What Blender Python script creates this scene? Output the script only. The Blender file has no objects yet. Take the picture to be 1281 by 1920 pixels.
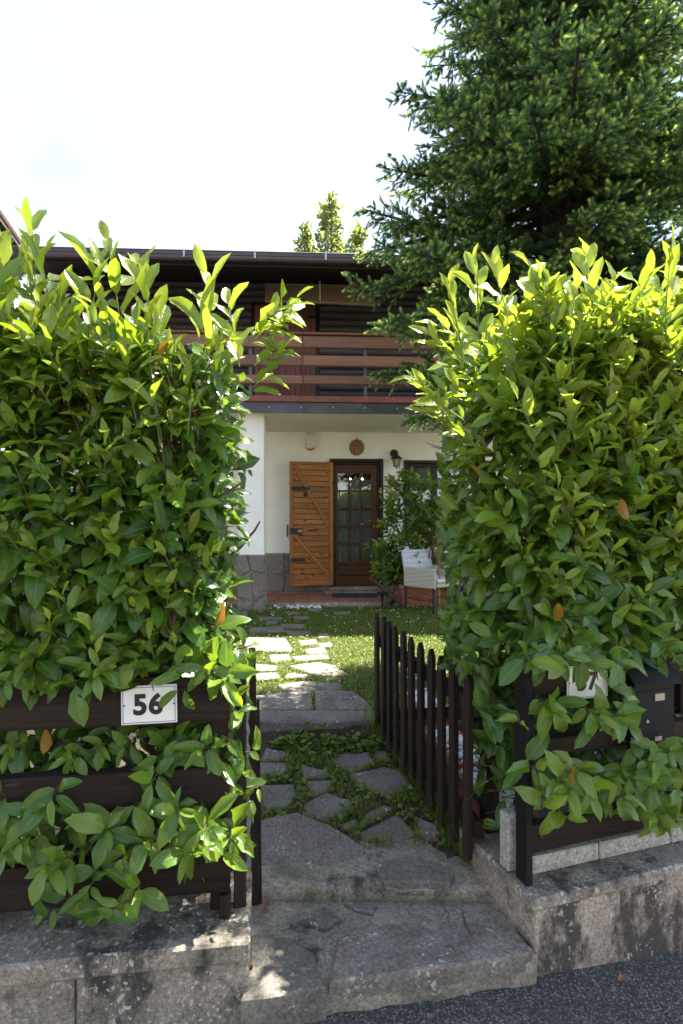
import bpy, bmesh, math, random
import numpy as np
from mathutils import Vector, Matrix
random.seed(7); rng = np.random.default_rng(7)
PI = math.pi
scn = bpy.context.scene; COL = scn.collection
# ------------------------------------------------------------------ camera
CAM_Z = 1.6; F = 1066.667; CX, CY = 640.5, 987.0        # focal length and principal point in photograph pixels
cam = bpy.data.cameras.new('camera'); camo = bpy.data.objects.new('camera', cam); COL.objects.link(camo)
camo.location = (0, 0, CAM_Z); camo.rotation_euler = (PI/2, 0, 0)
cam.sensor_width = 36; cam.lens = 20; cam.shift_y = 27/1920; cam.clip_start = .05; cam.clip_end = 1500
cam.dof.use_dof = True; cam.dof.focus_distance = 5.0; cam.dof.aperture_fstop = 5.6
scn.camera = camo
# ------------------------------------------------------------------ sky, sun, exposure
SUN_AZ, SUN_EL = math.radians(39), math.radians(67.5)      # azimuth from +X (right) towards +Y (behind the house)
sd = Vector((math.cos(SUN_EL)*math.cos(SUN_AZ), math.cos(SUN_EL)*math.sin(SUN_AZ), math.sin(SUN_EL)))
w = bpy.data.worlds.new('World'); scn.world = w; w.use_nodes = True
wt = w.node_tree; bg = wt.nodes['Background']
sky = wt.nodes.new('ShaderNodeTexSky'); sky.sky_type = 'NISHITA'; sky.sun_disc = False
sky.sun_elevation = SUN_EL; sky.sun_rotation = PI/2-SUN_AZ
sky.air_density = 1.0; sky.dust_density = .25; sky.ozone_density = 2.0
# thin high veil of cloud over the whole sky: whitens the blue unevenly
wc = wt.nodes.new('ShaderNodeTexCoord'); wmp = wt.nodes.new('ShaderNodeMapping'); wmp.inputs['Scale'].default_value = (1.0, 1.6, 2.6); wmp.inputs['Rotation'].default_value = (0, 0, .6)
wn = wt.nodes.new('ShaderNodeTexNoise'); wn.inputs['Scale'].default_value = 1.7; wn.inputs['Detail'].default_value = 7; wn.inputs['Roughness'].default_value = .55; wn.inputs['Distortion'].default_value = .5
wt.links.new(wc.outputs['Generated'], wmp.inputs[0]); wt.links.new(wmp.outputs[0], wn.inputs['Vector'])
wr_ = wt.nodes.new('ShaderNodeMapRange'); wr_.inputs['From Min'].default_value = .36; wr_.inputs['From Max'].default_value = .66; wr_.inputs['To Min'].default_value = .15; wr_.inputs['To Max'].default_value = .60
wt.links.new(wn.outputs['Fac'], wr_.inputs['Value'])
wb = wt.nodes.new('ShaderNodeRGBToBW'); wt.links.new(sky.outputs[0], wb.inputs[0])
wv_ = wt.nodes.new('ShaderNodeMix'); wv_.data_type = 'RGBA'; wv_.blend_type = 'MULTIPLY'; wv_.inputs[0].default_value = 1; wt.links.new(wb.outputs[0], wv_.inputs[6]); wv_.inputs[7].default_value = (1.05, 1.02, .98, 1)
wx = wt.nodes.new('ShaderNodeMix'); wx.data_type = 'RGBA'; wt.links.new(wr_.outputs[0], wx.inputs[0]); wt.links.new(sky.outputs[0], wx.inputs[6]); wt.links.new(wv_.outputs[2], wx.inputs[7])
wg = wt.nodes.new('ShaderNodeMix'); wg.data_type = 'RGBA'; wg.blend_type = 'MULTIPLY'; wg.inputs[0].default_value = 1; wt.links.new(wx.outputs[2], wg.inputs[6]); wg.inputs[7].default_value = (1.0, .955, .95, 1)
wt.links.new(wg.outputs[2], bg.inputs[0]); bg.inputs[1].default_value = .118
sl = bpy.data.lights.new('sun', 'SUN'); slo = bpy.data.objects.new('sun', sl); COL.objects.link(slo)
sl.energy = 5.0; sl.angle = math.radians(.5); sl.color = (1, .95, .86)
slo.rotation_euler = sd.to_track_quat('Z', 'Y').to_euler(); slo.location = (6, 6, 12)
vs = scn.view_settings; vs.view_transform = 'Standard'; vs.look = 'None'; vs.gamma = 1; vs.exposure = 2.35
scn.cycles.max_bounces = 8; scn.cycles.transparent_max_bounces = 8

# ------------------------------------------------------------------ pixel helpers (photograph pixel -> point in the place)
def P(px, py, Y): return Vector(((px-CX)/F*Y, Y, CAM_Z-(py-CY)/F*Y))
def onZ(px, py, Z):
    Y = (CAM_Z-Z)*F/(py-CY); return Vector(((px-CX)/F*Y, Y, Z))
# ------------------------------------------------------------------ materials
MATS = {}
def nt(name):
    m = bpy.data.materials.new(name); m.use_nodes = True
    t = m.node_tree; b = t.nodes['Principled BSDF']; MATS[name] = m
    return m, t, b
def nd(t, typ, **kw):
    n = t.nodes.new(typ)
    for k, v in kw.items():
        if k.startswith('i_'): n.inputs[k[2:].replace('_', ' ')].default_value = v
        else: setattr(n, k, v)
    return n
def ramp(t, fac, stops):
    r = t.nodes.new('ShaderNodeValToRGB'); e = r.color_ramp.elements
    while len(e) < len(stops): e.new(.5)
    for i, (p, c) in enumerate(stops):
        e[i].position = p; e[i].color = (*c, 1) if len(c) == 3 else c
    t.links.new(fac, r.inputs[0]); return r.outputs[0]
def mix(t, fac, a, b, typ='MIX'):
    n = t.nodes.new('ShaderNodeMix'); n.data_type = 'RGBA'; n.blend_type = typ
    for s, v in ((n.inputs[0], fac), (n.inputs[6], a), (n.inputs[7], b)):
        if isinstance(v, (int, float)): s.default_value = v
        elif isinstance(v, tuple): s.default_value = (*v, 1)
        else: t.links.new(v, s)
    return n.outputs[2]
def math_(t, op, a, b=None, c=None):
    n = t.nodes.new('ShaderNodeMath'); n.operation = op
    for i, v in enumerate((a, b, c)):
        if v is None: continue
        if isinstance(v, (int, float)): n.inputs[i].default_value = v
        else: t.links.new(v, n.inputs[i])
    return n.outputs[0]
def coords(t, scale=(1, 1, 1), obj=False, rnd=False):
    if obj: src = t.nodes.new('ShaderNodeTexCoord').outputs['Object']
    else: src = t.nodes.new('ShaderNodeNewGeometry').outputs['Position']
    mp = t.nodes.new('ShaderNodeMapping'); mp.inputs['Scale'].default_value = scale
    t.links.new(src, mp.inputs[0])
    if rnd:
        oi = t.nodes.new('ShaderNodeObjectInfo')
        t.links.new(math_(t, 'MULTIPLY', oi.outputs['Random'], 37.0), mp.inputs['Location'])
    return mp.outputs[0]
def noise(t, co, scale, detail=4, rough=.55, dist=0):
    n = nd(t, 'ShaderNodeTexNoise', i_Scale=scale, i_Detail=detail, i_Roughness=rough, i_Distortion=dist)
    t.links.new(co, n.inputs['Vector']); return n.outputs['Fac']
def voro(t, co, scale, feature='F1', out='Distance', rnd=1):
    n = nd(t, 'ShaderNodeTexVoronoi', feature=feature, i_Scale=scale, i_Randomness=rnd)
    t.links.new(co, n.inputs['Vector']); return n.outputs[out]
def bump(t, b, h, strength=.4, dist=.01):
    n = nd(t, 'ShaderNodeBump', i_Strength=strength, i_Distance=dist)
    t.links.new(h, n.inputs['Height']); t.links.new(n.outputs[0], b.inputs['Normal'])
def plain(name, c, rough=.6, var=.2, sc=12, bs=.2, bsc=60, metal=0, spec=.5, bd=.004):
    m, t, b = nt(name); co = coords(t)
    n = noise(t, co, sc, 6, .6)
    lo = tuple(x*(1-var) for x in c); hi = tuple(min(1, x*(1+var)) for x in c)
    t.links.new(ramp(t, n, [(.3, lo), (.7, hi)]), b.inputs['Base Color'])
    b.inputs['Roughness'].default_value = rough; b.inputs['Metallic'].default_value = metal
    b.inputs['Specular IOR Level'].default_value = spec
    if bs: bump(t, b, noise(t, co, bsc, 5, .6), bs, bd)
    return m
def wood(name, c, axis=0, var=.45, rough=.55, knots=False, peel=None, gs=1.0, bs=.5, spec=.4):
    """grain runs along the object axis given"""
    m, t, b = nt(name); s = [26*gs]*3; s[axis] = 1.6*gs
    co = coords(t, tuple(s), obj=True, rnd=True)
    g = noise(t, co, 1.0, 6, .65, .6)
    co2 = coords(t, obj=True, rnd=True)
    lo = tuple(x*(1-var) for x in c); hi = tuple(x*(1+var) for x in c)
    colr = ramp(t, g, [(.3, lo), (.5, c), (.72, hi)])
    big = noise(t, co2, 3.0, 4)
    colr = mix(t, math_(t, 'MULTIPLY', big, .5), colr, tuple(x*.7 for x in c))
    oi = t.nodes.new('ShaderNodeObjectInfo')
    hv = nd(t, 'ShaderNodeHueSaturation'); t.links.new(colr, hv.inputs['Color'])
    t.links.new(math_(t, 'MULTIPLY_ADD', oi.outputs['Random'], .35, .82), hv.inputs['Value']); colr = hv.outputs[0]
    if knots:
        ks = [12, 12, 12]; ks[axis] = 4.5
        k = voro(t, coords(t, tuple(ks), obj=True, rnd=True), 1.0)
        colr = mix(t, ramp(t, k, [(.09, (1, 1, 1)), (.2, (0, 0, 0))]), colr, (.07, .018, .006))
    if peel:
        ps = [9, 9, 9]; ps[axis] = 1.6
        p = noise(t, coords(t, tuple(ps), obj=True, rnd=True), 2.0, 8, .75)
        colr = mix(t, ramp(t, p, [(peel[1], (0, 0, 0)), (peel[1]+.05, (1, 1, 1))]), colr, peel[0])
    t.links.new(colr, b.inputs['Base Color']); b.inputs['Roughness'].default_value = rough
    b.inputs['Specular IOR Level'].default_value = spec
    bump(t, b, g, bs, .004); return m
def nd_noise_col(t, co, sc):
    n = nd(t, 'ShaderNodeTexNoise', i_Scale=float(sc), i_Detail=4.0); t.links.new(co, n.inputs['Vector']); return n.outputs['Color']
def stone(name, c, var=.35, lichen=.5, moss=.25, purple=0, sc=5, bs=.6, dark=.0, bd=.006, rough=.9, crack=0):
    """weathered stone or concrete: mottled ground, pale lichen discs, dark and green growth"""
    m, t, b = nt(name); co = coords(t)
    n = noise(t, co, sc, 8, .68); f = noise(t, co, 70, 4, .7)
    lo = tuple(x*(1-var) for x in c); hi = tuple(x*(1+var) for x in c)
    colr = ramp(t, n, [(.28, lo), (.5, c), (.74, hi)])
    if purple:
        oi = t.nodes.new('ShaderNodeObjectInfo')
        colr = mix(t, ramp(t, oi.outputs['Random'], [(.2, (0, 0, 0)), (.9, (purple,)*3)]), colr, (.150, .122, .105))
    colr = mix(t, .6, colr, ramp(t, f, [(.32, (.15, .15, .15)), (.68, (.95, .95, .95))]), 'OVERLAY')
    f2 = noise(t, co, 260, 3, .7); colr = mix(t, .55, colr, ramp(t, f2, [(.36, (.2, .2, .2)), (.64, (.9, .9, .9))]), 'OVERLAY')
    if crack:
        cr = voro(t, mix(t, .16, co, nd_noise_col(t, co, 7), 'ADD'), 2.3, 'DISTANCE_TO_EDGE'); ck = noise(t, co, 2.2, 2)
        colr = mix(t, math_(t, 'MULTIPLY', ramp(t, cr, [(.003, (.7, .7, .7)), (.010, (0, 0, 0))]), ramp(t, ck, [(.5, (0, 0, 0)), (.6, (crack,)*3)])), colr, (.03, .028, .022))
    if dark:
        d = noise(t, coords(t, (1, 1, .55)), 3.1, 9, .72)
        colr = mix(t, ramp(t, d, [(.60-dark*.2, (0, 0, 0)), (.68-dark*.2, (.88, .88, .88))]), colr, (.022, .021, .018))
    if moss:
        g = noise(t, co, 2.6, 7, .7)
        colr = mix(t, ramp(t, g, [(.62-moss*.2, (0, 0, 0)), (.8-moss*.2, (.6, .6, .6))]), colr, (.055, .06, .028))
    if lichen:
        wv = nd(t, 'ShaderNodeTexNoise', i_Scale=30.0, i_Detail=3.0); t.links.new(co, wv.inputs['Vector'])
        cw = mix(t, .05, co, wv.outputs['Color'], 'ADD')
        for scl, th in ((17, .15), (42, .2)):
            v = voro(t, cw, scl); msk = noise(t, co, 4.5 if scl == 13 else 7, 3)
            a = ramp(t, v, [(th, (1, 1, 1)), (th+.06, (0, 0, 0))])
            k = ramp(t, msk, [(.62-.2*lichen, (0, 0, 0)), (.68-.2*lichen, (.85, .85, .85))])
            colr = mix(t, math_(t, 'MULTIPLY', a, k), colr, (.46, .45, .38))
    t.links.new(colr, b.inputs['Base Color']); b.inputs['Roughness'].default_value = rough
    h = math_(t, 'ADD', math_(t, 'MULTIPLY', n, 1.6), math_(t, 'MULTIPLY', noise(t, co, 45, 7, .75), .8))
    bump(t, b, h, bs, bd); return m
def leafmat(name, stops, trans=.38, rough=.34, veins=True, spec=.5, tcol=1.5):
    """leaf: colour by its own 'tint' (old dark leaf 0 .. young shoot 1), pale midrib, light shining through"""
    m, t, b = nt(name)
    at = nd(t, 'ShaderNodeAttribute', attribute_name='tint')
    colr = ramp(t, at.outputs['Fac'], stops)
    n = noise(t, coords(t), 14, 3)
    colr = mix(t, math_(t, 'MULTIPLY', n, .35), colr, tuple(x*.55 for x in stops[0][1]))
    if veins:
        sp_n = noise(t, coords(t), 55, 2); sm_n = noise(t, coords(t), 6, 3)
        colr = mix(t, math_(t, 'MULTIPLY', ramp(t, sp_n, [(.68, (0, 0, 0)), (.72, (1, 1, 1))]), ramp(t, sm_n, [(.52, (0, 0, 0)), (.6, (.85, .85, .85))])), colr, (.13, .075, .025))
        uv = nd(t, 'ShaderNodeUVMap', uv_map='leaf'); sx = nd(t, 'ShaderNodeSeparateXYZ'); t.links.new(uv.outputs[0], sx.inputs[0])
        a = math_(t, 'ABSOLUTE', math_(t, 'SUBTRACT', sx.outputs[0], .5))
        rib = ramp(t, a, [(.018, (1, 1, 1)), (.05, (0, 0, 0))])
        vv = math_(t, 'FRACT', math_(t, 'MULTIPLY', math_(t, 'SUBTRACT', sx.outputs[1], math_(t, 'MULTIPLY', a, .55)), 9.0))
        vl = ramp(t, math_(t, 'ABSOLUTE', math_(t, 'SUBTRACT', vv, .5)), [(.0, (1, 1, 1)), (.12, (0, 0, 0))])
        colr = mix(t, math_(t, 'MULTIPLY', rib, .75), colr, (.20, .27, .06))
        colr = mix(t, math_(t, 'MULTIPLY', vl, .18), colr, (.17, .24, .06))
        hh = math_(t, 'ADD', math_(t, 'MULTIPLY', rib, -1.0), math_(t, 'MULTIPLY', vl, -.5))
        bump(t, b, hh, .35, .003)
    t.links.new(colr, b.inputs['Base Color']); b.inputs['Roughness'].default_value = rough
    b.inputs['Specular IOR Level'].default_value = spec
    tr = nd(t, 'ShaderNodeBsdfTranslucent')
    hs = nd(t, 'ShaderNodeHueSaturation'); hs.inputs['Value'].default_value = tcol; hs.inputs['Hue'].default_value = .485; hs.inputs['Saturation'].default_value = 1.05
    t.links.new(colr, hs.inputs['Color']); t.links.new(hs.outputs[0], tr.inputs[0])
    ms = nd(t, 'ShaderNodeMixShader'); ms.inputs[0].default_value = trans
    t.links.new(b.outputs[0], ms.inputs[1]); t.links.new(tr.outputs[0], ms.inputs[2])
    t.links.new(ms.outputs[0], t.nodes['Material Output'].inputs[0]); return m

plaster = plain('plaster', (.84, .83, .74), .9, .08, 1.6, .35, 90, bd=.003)
ceilm = plain('ceiling_plaster', (.76, .75, .64), .92, .05, 3, .15, 60)
dark_wood = wood('dark_fence_wood', (.026, .017, .012), 0, .75, .8, bs=.9, spec=.2, peel=((.075, .062, .052), .64))
dark_wood_z = wood('dark_post_wood', (.026, .018, .013), 2, .7, .8, bs=.8, spec=.2)
frame_wood = wood('frame_wood', (.022, .011, .008), 2, .4, .45, bs=.3)
door_wood = wood('door_wood', (.085, .032, .012), 2, .45, .38, bs=.25)
pine = wood('pine_board', (.36, .145, .032), 0, .5, .42, knots=True, bs=.3)
pine_z = wood('pine_stile', (.36, .145, .032), 2, .35, .42, knots=True, bs=.25)
log_wood = wood('log_wood', (.10, .085, .082), 0, .5, .6, bs=.4)
rail_wood = wood('rail_wood', (.21, .092, .046), 0, .4, .5, bs=.3)
red_plank = wood('red_plank', (.25, .095, .072), 2, .4, .65, peel=((.30, .22, .15), .66), bs=.4)
soffit_wood = wood('soffit_wood', (.024, .015, .013), 0, .5, .65)
drift = wood('driftwood', (.075, .045, .03), 2, .5, .8, bs=.9)
bamboo = wood('bamboo', (.21, .14, .085), 0, .4, .6, gs=2)
bamboo_z = wood('bamboo_stick', (.30, .16, .06), 2, .4, .5)
gutterm = plain('gutter_metal', (.075, .060, .058), .42, .15, 6, .05, 30, metal=.3)
fascia_m = plain('fascia_metal', (.07, .068, .072), .4, .3, 5, .1, 30, metal=.4)
redtrim = plain('red_trim', (.20, .055, .035), .6, .25, 9, .15)
roofm = plain('roof_sheet', (.035, .055, .045), .6, .3, 4, .2)
iron = plain('black_iron', (.012, .012, .013), .5, .3, 20, .2)
blackp = plain('black_paint', (.009, .009, .009), .6, .25, 9, .1, spec=.2)
terracotta = plain('terracotta', (.32, .105, .058), .75, .25, 10, .25)
tilem = plain('porch_tile', (.33, .125, .080), .7, .3, 6, .15)
flag = stone('flagstone', (.140, .126, .100), .5, .35, .3, purple=.6, bs=.7)
flag_far = stone('flagstone_warm', (.20, .165, .125), .25, .2, .1, bs=.5)
purple = stone('purple_slab', (.165, .138, .112), .4, .5, .3, sc=6, bs=.8)
mortar = stone('mortar', (.245, .215, .155), .45, .35, .45, dark=.22, bs=1.0, bd=.012, crack=.9)
concrete = stone('old_concrete', (.22, .19, .145), .45, .9, .25, dark=.5, bs=.8, bd=.008)
concrete_r = stone('stained_render', (.29, .235, .175), .35, .35, .1, dark=.6, sc=3, bs=.5)
coping = stone('coping_stone', (.205, .175, .135), .45, .95, .3, dark=.38, bs=.8, bd=.006)
blockm = stone('grey_block', (.34, .315, .26), .2, .1, .1, dark=.05, sc=20, bs=.7)
clad = stone('cladding_stone', (.165, .148, .118), .35, .15, .2, purple=.5, sc=4, bs=.5)
soil = plain('soil', (.045, .036, .022), .95, .5, 9, .9, 60, bd=.02)
white_stone = plain('white_pebble', (.78, .77, .74), .75, .08, 30, .1)
enamel = plain('white_enamel', (.78, .77, .72), .25, .06, 8, .03)
bluem = plain('blue_enamel', (.03, .09, .30), .25, .1)
inkm = plain('black_enamel', (.008, .008, .009), .3, .1)
wicker = plain('wicker_base', (.40, .40, .36), .7, .15)
cushionm = plain('cushion_cloth', (.62, .58, .50), .9, .1, 20, .2)
curtainm = plain('curtain_cloth', (.62, .62, .60), .9, .08)
orange = plain('orange_lens', (.42, .10, .02), .3, .1)
brass = plain('brass', (.45, .30, .12), .35, .15, metal=.9)
steel = plain('steel', (.38, .38, .36), .4, .2, metal=.9)
galv = plain('galvanised_post', (.10, .115, .115), .5, .4, 12, .1, metal=.5)
maskm = plain('clay_mask', (.27, .15, .065), .8, .3, 40, .4)
offwhite = plain('offwhite_plastic', (.68, .67, .60), .4, .05)
deadleaf = plain('dead_leaf', (.24, .085, .03), .7, .4, 60)
bark = plain('bark', (.055, .040, .030), .95, .5, 22, 1.0, 30, bd=.03)
twigm = plain('laurel_twig', (.10, .060, .032), .8, .4, 40, .4)
greenstem = plain('green_twig', (.16, .19, .05), .6, .3, 40, .2)
meshm = plain('grey_mesh', (.20, .215, .205), .5, .3, 60, .5)
wallgrey = plain('far_wall', (.55, .50, .42), .9, .1, 2)
asphalt, t_, b_ = nt('asphalt')
co_ = coords(t_); v_ = voro(t_, co_, 165, out='Color'); sp_ = nd(t_, 'ShaderNodeSeparateColor'); t_.links.new(v_, sp_.inputs[0])
c_ = ramp(t_, sp_.outputs[0], [(0, (.022, .021, .019)), (.55, (.055, .053, .048)), (.85, (.12, .115, .10)), (1, (.26, .25, .22))])
c_ = mix(t_, ramp(t_, noise(t_, co_, 1.6, 6), [(.45, (.0, .0, .0)), (.7, (.5, .5, .5))]), c_, (.030, .028, .025))
t_.links.new(c_, b_.inputs['Base Color']); b_.inputs['Roughness'].default_value = .85
bump(t_, b_, voro(t_, co_, 165), .9, .005)
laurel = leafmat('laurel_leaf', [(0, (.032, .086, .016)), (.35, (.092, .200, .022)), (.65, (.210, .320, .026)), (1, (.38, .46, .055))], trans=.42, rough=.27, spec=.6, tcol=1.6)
yellowleaf = leafmat('yellow_leaf', [(0, (.28, .13, .02)), (1, (.42, .24, .03))])
grassm = leafmat('grass_blade', [(0, (.065, .12, .016)), (.5, (.15, .235, .026)), (1, (.25, .32, .045))], .4, .5, False)
needle = leafmat('spruce_needle', [(0, (.034, .085, .034)), (.5, (.12, .235, .060)), (1, (.50, .62, .15))], .42, .5, False)
poplar = leafmat('poplar_leaf', [(0, (.11, .16, .035)), (1, (.30, .35, .09))], .5, .4, False)
petal = plain('white_petal', (.75, .74, .72), .8, .05, 20, 0)
glass, t_, b_ = nt('window_glass')
fr_ = nd(t_, 'ShaderNodeFresnel', i_IOR=2.2); tp_ = nd(t_, 'ShaderNodeBsdfTransparent'); gl_ = nd(t_, 'ShaderNodeBsdfGlossy', i_Roughness=.012)
tp_.inputs[0].default_value = (.82, .85, .84, 1)
ms_ = nd(t_, 'ShaderNodeMixShader'); t_.links.new(fr_.outputs[0], ms_.inputs[0]); t_.links.new(tp_.outputs[0], ms_.inputs[1]); t_.links.new(gl_.outputs[0], ms_.inputs[2])
t_.links.new(ms_.outputs[0], t_.nodes['Material Output'].inputs[0])
lampglass, t_, b_ = nt('amber_glass'); b_.inputs['Base Color'].default_value = (.55, .46, .24, 1); b_.inputs['Roughness'].default_value = .25; b_.inputs['Transmission Weight'].default_value = .6
glow, t_, b_ = nt('lit_bulb'); b_.inputs['Emission Color'].default_value = (1, .62, .28, 1); b_.inputs['Emission Strength'].default_value = 9
for nm_, c1_, c2_ in (('wicker_weave', (.50, .47, .38), (.10, .10, .085)), ('wicker_back', (.52, .53, .53), (.13, .13, .14))):
  wm_n, t_, b_ = nt(nm_)
  co_ = coords(t_, obj=True); mp_ = nd(t_, 'ShaderNodeMapping'); mp_.inputs['Scale'].default_value = (26, 26, 60); mp_.inputs['Rotation'].default_value = (.3, .3, 0)
  vy_ = nd(t_, 'ShaderNodeTexVoronoi', i_Scale=1.0, i_Randomness=.15); t_.links.new(co_, mp_.inputs[0]); t_.links.new(mp_.outputs[0], vy_.inputs['Vector'])
  t_.links.new(ramp(t_, vy_.outputs['Distance'], [(.2, c1_), (.5, tuple(x*.85 for x in c1_)), (.9, tuple(x*.45 for x in c1_))]), b_.inputs['Base Color'])
  b_.inputs['Roughness'].default_value = .6; bump(t_, b_, vy_.outputs['Distance'], -.8, .004)
wm, wmb = MATS['wicker_weave'], MATS['wicker_back']

# ------------------------------------------------------------------ mesh helpers
def link(o, parent=None):
    COL.objects.link(o)
    if parent is not None: o.parent = parent
    return o
def tag(o, label=None, cat=None, group=None, kind=None):
    if label: o['label'] = label
    if cat: o['category'] = cat
    if group: o['group'] = group
    if kind: o['kind'] = kind
    return o
def empty(name, loc=(0, 0, 0), rz=0, parent=None):
    o = bpy.data.objects.new(name, None); o.location = loc; o.rotation_euler = (0, 0, rz); o.empty_display_size = .1
    return link(o, parent)
def inst(name, me, parent=None, loc=(0, 0, 0), rot=(0, 0, 0), scale=(1, 1, 1)):
    o = bpy.data.objects.new(name, me); o.location = loc; o.rotation_euler = rot; o.scale = scale
    return link(o, parent)
class MB:
    def __init__(s): s.v = []; s.f = []
    def add(s, V, Fc):
        k = len(s.v); s.v += [tuple(p) for p in V]; s.f += [tuple(i+k for i in f) for f in Fc]; return s
    def box(s, x0, x1, y0, y1, z0, z1, c=.003):
        bm = bmesh.new(); bmesh.ops.create_cube(bm, size=1)
        for v in bm.verts:
            v.co = Vector(((x0+x1)/2+v.co.x*(x1-x0), (y0+y1)/2+v.co.y*(y1-y0), (z0+z1)/2+v.co.z*(z1-z0)))
        c = min(c, abs(x1-x0)*.3, abs(y1-y0)*.3, abs(z1-z0)*.3)
        if c > 0: bmesh.ops.bevel(bm, geom=bm.edges[:], offset=c, segments=1, affect='EDGES', profile=.5)
        bm.verts.index_update()
        s.add([v.co for v in bm.verts], [[v.index for v in f.verts] for f in bm.faces]); bm.free(); return s
    def obox(s, M, x0, x1, y0, y1, z0, z1, c=.003):
        k = len(s.v); s.box(x0, x1, y0, y1, z0, z1, c)
        for i in range(k, len(s.v)): s.v[i] = tuple(M @ Vector(s.v[i]))
        return s
    def tube(s, pts, rad, n=6, cap=True):
        pts = [Vector(p) for p in pts]; k = len(s.v)
        if isinstance(rad, (int, float)): rad = [rad]*len(pts)
        up = Vector((0, 0, 1)) if abs((pts[-1]-pts[0]).normalized().z) < .9 else Vector((1, 0, 0))
        for i, p in enumerate(pts):
            d = (pts[min(i+1, len(pts)-1)]-pts[max(i-1, 0)]).normalized()
            a = d.cross(up).normalized(); b = a.cross(d)
            for j in range(n):
                q = 2*PI*j/n; s.v.append(tuple(p+(a*math.cos(q)+b*math.sin(q))*rad[i]))
        for i in range(len(pts)-1):
            for j in range(n):
                s.f.append((k+i*n+j, k+i*n+(j+1) % n, k+(i+1)*n+(j+1) % n, k+(i+1)*n+j))
        if cap:
            s.f.append(tuple(k+j for j in range(n))[::-1]); s.f.append(tuple(k+(len(pts)-1)*n+j for j in range(n)))
        return s
    def lathe(s, prof, c=(0, 0, 0), n=16):
        k = len(s.v)
        for r, z in prof:
            for j in range(n):
                q = 2*PI*j/n; s.v.append((c[0]+r*math.cos(q), c[1]+r*math.sin(q), c[2]+z))
        for i in range(len(prof)-1):
            for j in range(n): s.f.append((k+i*n+j, k+i*n+(j+1) % n, k+(i+1)*n+(j+1) % n, k+(i+1)*n+j))
        s.f.append(tuple(k+j for j in range(n))[::-1]); s.f.append(tuple(k+(len(prof)-1)*n+j for j in range(n)))
        return s
    def prism(s, poly, z0, z1, b=.008, zf=None):
        """polygon in XY (counter-clockwise or not) pulled up from z0 to z1 with a worn top edge"""
        n = len(poly); c = Vector((sum(p[0] for p in poly)/n, sum(p[1] for p in poly)/n))
        ar = sum(poly[i][0]*poly[(i+1) % n][1]-poly[(i+1) % n][0]*poly[i][1] for i in range(n))
        if ar < 0: poly = poly[::-1]
        k = len(s.v); zz = zf or (lambda x, y: 0.0)
        def inn(p, d):
            q = Vector(p[:2])-c; L = q.length; return c+q*max(0, (L-d)/L)
        for p in poly: s.v.append((p[0], p[1], z0+zz(p[0], p[1])))
        for p in poly: s.v.append((p[0], p[1], z1-b+zz(p[0], p[1])))
        for p in poly:
            q = inn(p, b*1.4); s.v.append((q.x, q.y, z1+zz(q.x, q.y)))
        for r in (0, 1):
            for i in range(n): s.f.append((k+r*n+i, k+r*n+(i+1) % n, k+(r+1)*n+(i+1) % n, k+(r+1)*n+i))
        s.f.append(tuple(k+2*n+i for i in range(n))); return s
    def mesh(s, name, mat, smooth=False):
        me = bpy.data.meshes.new(name); me.from_pydata(s.v, [], s.f); me.update()
        for m in (mat if isinstance(mat, (list, tuple)) else [mat]): me.materials.append(m)
        if smooth: me.polygons.foreach_set('use_smooth', [True]*len(me.polygons))
        return me
    def build(s, name, mat, parent=None, smooth=False, loc=(0, 0, 0), rot=(0, 0, 0)):
        return inst(name, s.mesh(name, mat, smooth), parent, loc, rot)
def B(name, mat, parent, x0, x1, y0, y1, z0, z1, c=.003): return MB().box(x0, x1, y0, y1, z0, z1, c).build(name, mat, parent)
def Bc(name, mat, parent, x0, x1, y0, y1, z0, z1, c=.003):
    """a box whose origin is its own centre, so its grain starts anew"""
    o = MB().box((x0-x1)/2, (x1-x0)/2, (y0-y1)/2, (y1-y0)/2, (z0-z1)/2, (z1-z0)/2, c).build(name, mat, parent)
    o.location = ((x0+x1)/2, (y0+y1)/2, (z0+z1)/2); return o
def npmesh(name, V, Q, mats, tint=None, uv=None, smooth=True):
    me = bpy.data.meshes.new(name); k = Q.shape[1]
    me.vertices.add(len(V)); me.vertices.foreach_set('co', V.astype(np.float32).ravel())
    me.loops.add(Q.size); me.loops.foreach_set('vertex_index', Q.astype(np.int32).ravel())
    me.polygons.add(len(Q)); me.polygons.foreach_set('loop_start', np.arange(0, Q.size, k, dtype=np.int32))
    if smooth: me.polygons.foreach_set('use_smooth', np.ones(len(Q), bool))
    if tint is not None:
        a = me.attributes.new('tint', 'FLOAT', 'POINT'); a.data.foreach_set('value', tint.astype(np.float32))
    if uv is not None:
        l = me.uv_layers.new(name='leaf'); l.data.foreach_set('uv', uv[Q.ravel()].astype(np.float32).ravel())
    for m in mats: me.materials.append(m)
    me.update(calc_edges=True); return me
def rot_from(a, n):
    """rows of rotation matrices: local y along a, local z near n"""
    a = a/np.linalg.norm(a, axis=1, keepdims=True)
    z = n-a*np.sum(a*n, axis=1, keepdims=True); z /= np.maximum(np.linalg.norm(z, axis=1, keepdims=True), 1e-6)
    return np.stack([np.cross(a, z), a, z], axis=2)
def inpoly(x, y, poly):
    r = np.zeros(x.shape, bool); n = len(poly); j = n-1
    for i in range(n):
        xi, yi = poly[i][0], poly[i][1]; xj, yj = poly[j][0], poly[j][1]
        c = ((yi > y) != (yj > y)) & (x < (xj-xi)*(y-yi)/((yj-yi) or 1e-9)+xi); r ^= c; j = i
    return r
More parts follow.
